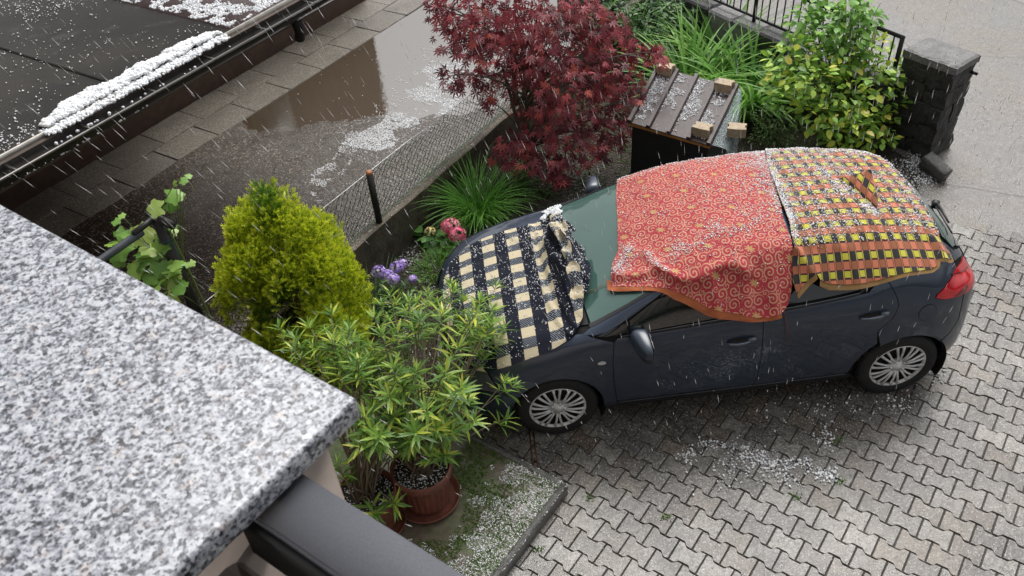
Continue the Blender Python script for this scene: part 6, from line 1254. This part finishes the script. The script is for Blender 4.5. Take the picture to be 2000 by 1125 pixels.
# slush on the yard
SL = [(665, 282), (700, 262), (745, 240), (775, 190), (810, 150), (850, 112), (905, 100), (905, 170), (890, 215), (830, 238), (790, 255), (770, 290), (735, 300), (690, 290)]
q = np.stack([rng.uniform(560, 930, 170000), rng.uniform(90, 480, 170000)], 1)
W_ = np.array([atz(a, b, .0) for a, b in q]); tt, mm_ = W_[:, :2] @ D52, W_[:, :2] @ M52; f = fbm(tt * 3.2, mm_ * 4.5, 0, 5, 41); g_ = fbm(tt * 10, mm_ * 12, 0, 4, 43)
core = inside(q, np.array(SL)); rib = np.exp(-(dseg(q, [(690, 275), (660, 330), (625, 350), (615, 395), (600, 440)]) / 16) ** 2); fnc = (mm_ > -3.9) & (mm_ < -3.12)
k = (core & (f + .25 * g_ + .5 * fbm(tt * 24, mm_ * 8, 0, 2, 47) > .835)) | ((np.abs(f + .25 * g_ + .5 * fbm(tt * 24, mm_ * 8, 0, 2, 47) - .80) < .06) & (rng.random(len(q)) < .18) & (np.exp(-(dseg(q, SL + SL[:1]) / 30) ** 2) + core > .4)) | ((rib > .3) & (f * .6 + g_ > .83) & (rng.random(len(q)) < .4)) | (fnc & (g_ > .56) & (rng.random(len(q)) < .03)) | ((rng.random(len(q)) < .0012) & (mm_ > -6.4))
k &= (mm_ > -6.45) & (mm_ < -3.13)
Wk = W_[k]; Wk[:, 2] = np.maximum(yh(tt[k], mm_[k]), -.004); hail("white hail slush floating on the neighbour's puddle", Wk - [0, 0, .004], .0035, .0095, True)
# lid of the storage box, plastic sheet
s_, t_ = rng.uniform(.02, .98, 9000), rng.uniform(.06, .98, 9000); fx_ = (s_ * 4) % 1; k = (fbm(s_ * 9, t_ * 9, 0, 3, 51) + .12 * t_ - .28 * np.clip(.3 - t_, 0, 1) - .22 * fx_ + .3 * (fbm(s_ * 30, t_ * 30, 0, 2, 52) - .5) > .44) & (fx_ > .13) & (fx_ < .88)
hail('hail lying in the pans of the brown metal lid', np.array([bil(a, b) + nrm * .013 for a, b in zip(s_[k], t_[k])]), .0035, .0085, True)
# pots, slab, pavers, beds, street
def disc(c, r, z, n): a = rng.uniform(0, 6.283, n); q = r * rng.random(n) ** .5; return np.stack([c[0] + q * np.cos(a), c[1] + q * np.sin(a), np.full(n, z)], 1)
hail('hail on the soil of the flower pot standing clear', disc(PC1, .19, .103 + .335, 520), .004, .009, True); hail('hail on the soil of the half hidden flower pot', disc(PC2, .18, .103 + .325, 420), .004, .009, True)
A = np.stack([rng.uniform(K @ E1 - 1.0, K @ E1, 26000), rng.uniform(-4.1, K @ E2, 26000)], 1); XY = A[:, :1] * E1 + A[:, 1:] * E2
dn = fbm(XY[:, 0] * 3.2, XY[:, 1] * 3.2, 0, 3, 61) + .4 * (fbm(XY[:, 0] * 14, XY[:, 1] * 14, 0, 3, 62) - .5) + .10 * cl((A[:, 0] - (K @ E1 - .75)) / .5); hail('hail melting on the mossy concrete slab', np.concatenate([XY[dn > .52], np.full(((dn > .52).sum(), 1), .10)], 1), .003, .0075, True)
n = 15000; A = np.stack([rng.uniform(-2, 4, n), rng.uniform(-2.8, 1.2, n)], 1); A = A[inside(A, ccw(drive_poly))]; k = rng.random(len(A)) < .18 + .6 * cl((fbm(A[:, 0] * 1.3, A[:, 1] * 1.3, 0, 3, 63) - .47) * 7); A = A[k & ~((np.abs(A[:, 0]) < 2.0) & (np.abs(A[:, 1]) < .8))]
hail('small hailstones scattered over the pavers', np.concatenate([A, np.full((len(A), 1), .0)], 1), .0022, .0052, True)
pts = np.concatenate([np.stack([rng.normal(x, sx, nn), rng.normal(y, sy, nn)], 1) for x, y, sx, sy, nn in ((1390, 868, 16, 8, 120), (1345, 890, 12, 8, 90), (1450, 880, 20, 10, 150), (1480, 898, 22, 8, 190), (1510, 915, 16, 10, 220), (1560, 905, 20, 6, 140), (1605, 925, 16, 8, 150), (1620, 935, 10, 6, 90), (1610, 860, 12, 12, 110), (1440, 905, 26, 12, 110), (1545, 940, 14, 8, 60), (1410, 935, 30, 12, 60), (1760, 790, 24, 14, 120), (1830, 730, 10, 20, 120), (1600, 800, 60, 20, 160))])
pts = pts[rng.random(len(pts)) < .72]; hail('white wet hail gathered in a trail on the pavers in front of the car door', np.array([atz(a, b, .002) for a, b in pts]), .003, .011)
pts = np.concatenate([np.stack([rng.normal(x, sx, nn), rng.normal(y, sy, nn)], 1) for x, y, sx, sy, nn in ((810, 515, 24, 14, 150), (795, 490, 12, 10, 50), (840, 560, 10, 10, 50), (800, 640, 14, 20, 200), (850, 690, 20, 12, 130), (1780, 320, 22, 12, 330), (1800, 350, 20, 14, 300), (1160, 380, 30, 10, 140), (770, 500, 10, 6, 60))]); hail('hail lying on the garden bed and the gravel by the pillar', np.array([atz(a, b, .02) for a, b in pts]), .004, .010, True)
n = 5200; A = np.stack([rng.uniform(2.5, 8, n), rng.uniform(-.5, 9, n)], 1); hail('small hail specks on the wet street', np.concatenate([A, np.full((n, 1), .0)], 1), .003, .008, True)
t = rng.uniform(-2, 5, 900); m_ = rng.uniform(-3.11, -3.01, 900); hail('hail specks on top of the low concrete wall', np.concatenate([t[:, None] * D52 + m_[:, None] * M52, np.full((900, 1), .50)], 1), .003, .007, True)
# falling rain and hail: slender drops in the air
RDIR = ray(1450, 1330); RDIR /= np.linalg.norm(RDIR)
g = G('rain_drop'); g.set(base=(.86, .88, .90), rough=.1, alpha=.62); M_RAIN = g.m
n = 1700; px, py, dp = rng.uniform(-20, 2020, n), rng.uniform(-20, 1140, n), rng.uniform(2.6, 9.0, n) ** 1.0
P = np.array([CAM + ray(a, b) * d for a, b, d in zip(px, py, dp)]); gz = P[:, 2] > .25
hd = (P[:, 2] < 2.4) & ((P[:, :2] @ M52) < -4.3); gz &= ~hd; gz &= ~((np.abs(P[:, 0]) < 2.1) & (np.abs(P[:, 1]) < .75) & (P[:, 2] < 1.55))
P = P[gz]; L = rng.uniform(.06, .15, len(P)) * np.clip(dp[gz] / 5, .6, 1.3); Rr = rng.uniform(.0014, .0036, len(P)) * np.clip(dp[gz] / 6, .55, 1.2)
dv = np.stack([np.array([-.5, 0, -.85, 0]), np.zeros(4), np.zeros(4)], 1)
tv = np.array([(0, -.5, 0), (1, .15, 0), (-.5, .15, .87), (-.5, .15, -.87), (0, .5, 0)]); tf = [[0, 1, 2], [0, 2, 3], [0, 3, 1], [4, 2, 1], [4, 3, 2], [4, 1, 3]]
Dn = RDIR + rng.normal(0, .03, (len(P), 3)); M = frames(Dn, unit(len(P)), np.stack([Rr, L, Rr], 1)); ro = obj('rain', stamp(tv, tf, P, M), M_RAIN); tag(ro, 'slanting rain and hail falling through the air over the driveway', 'rain', kind='stuff')
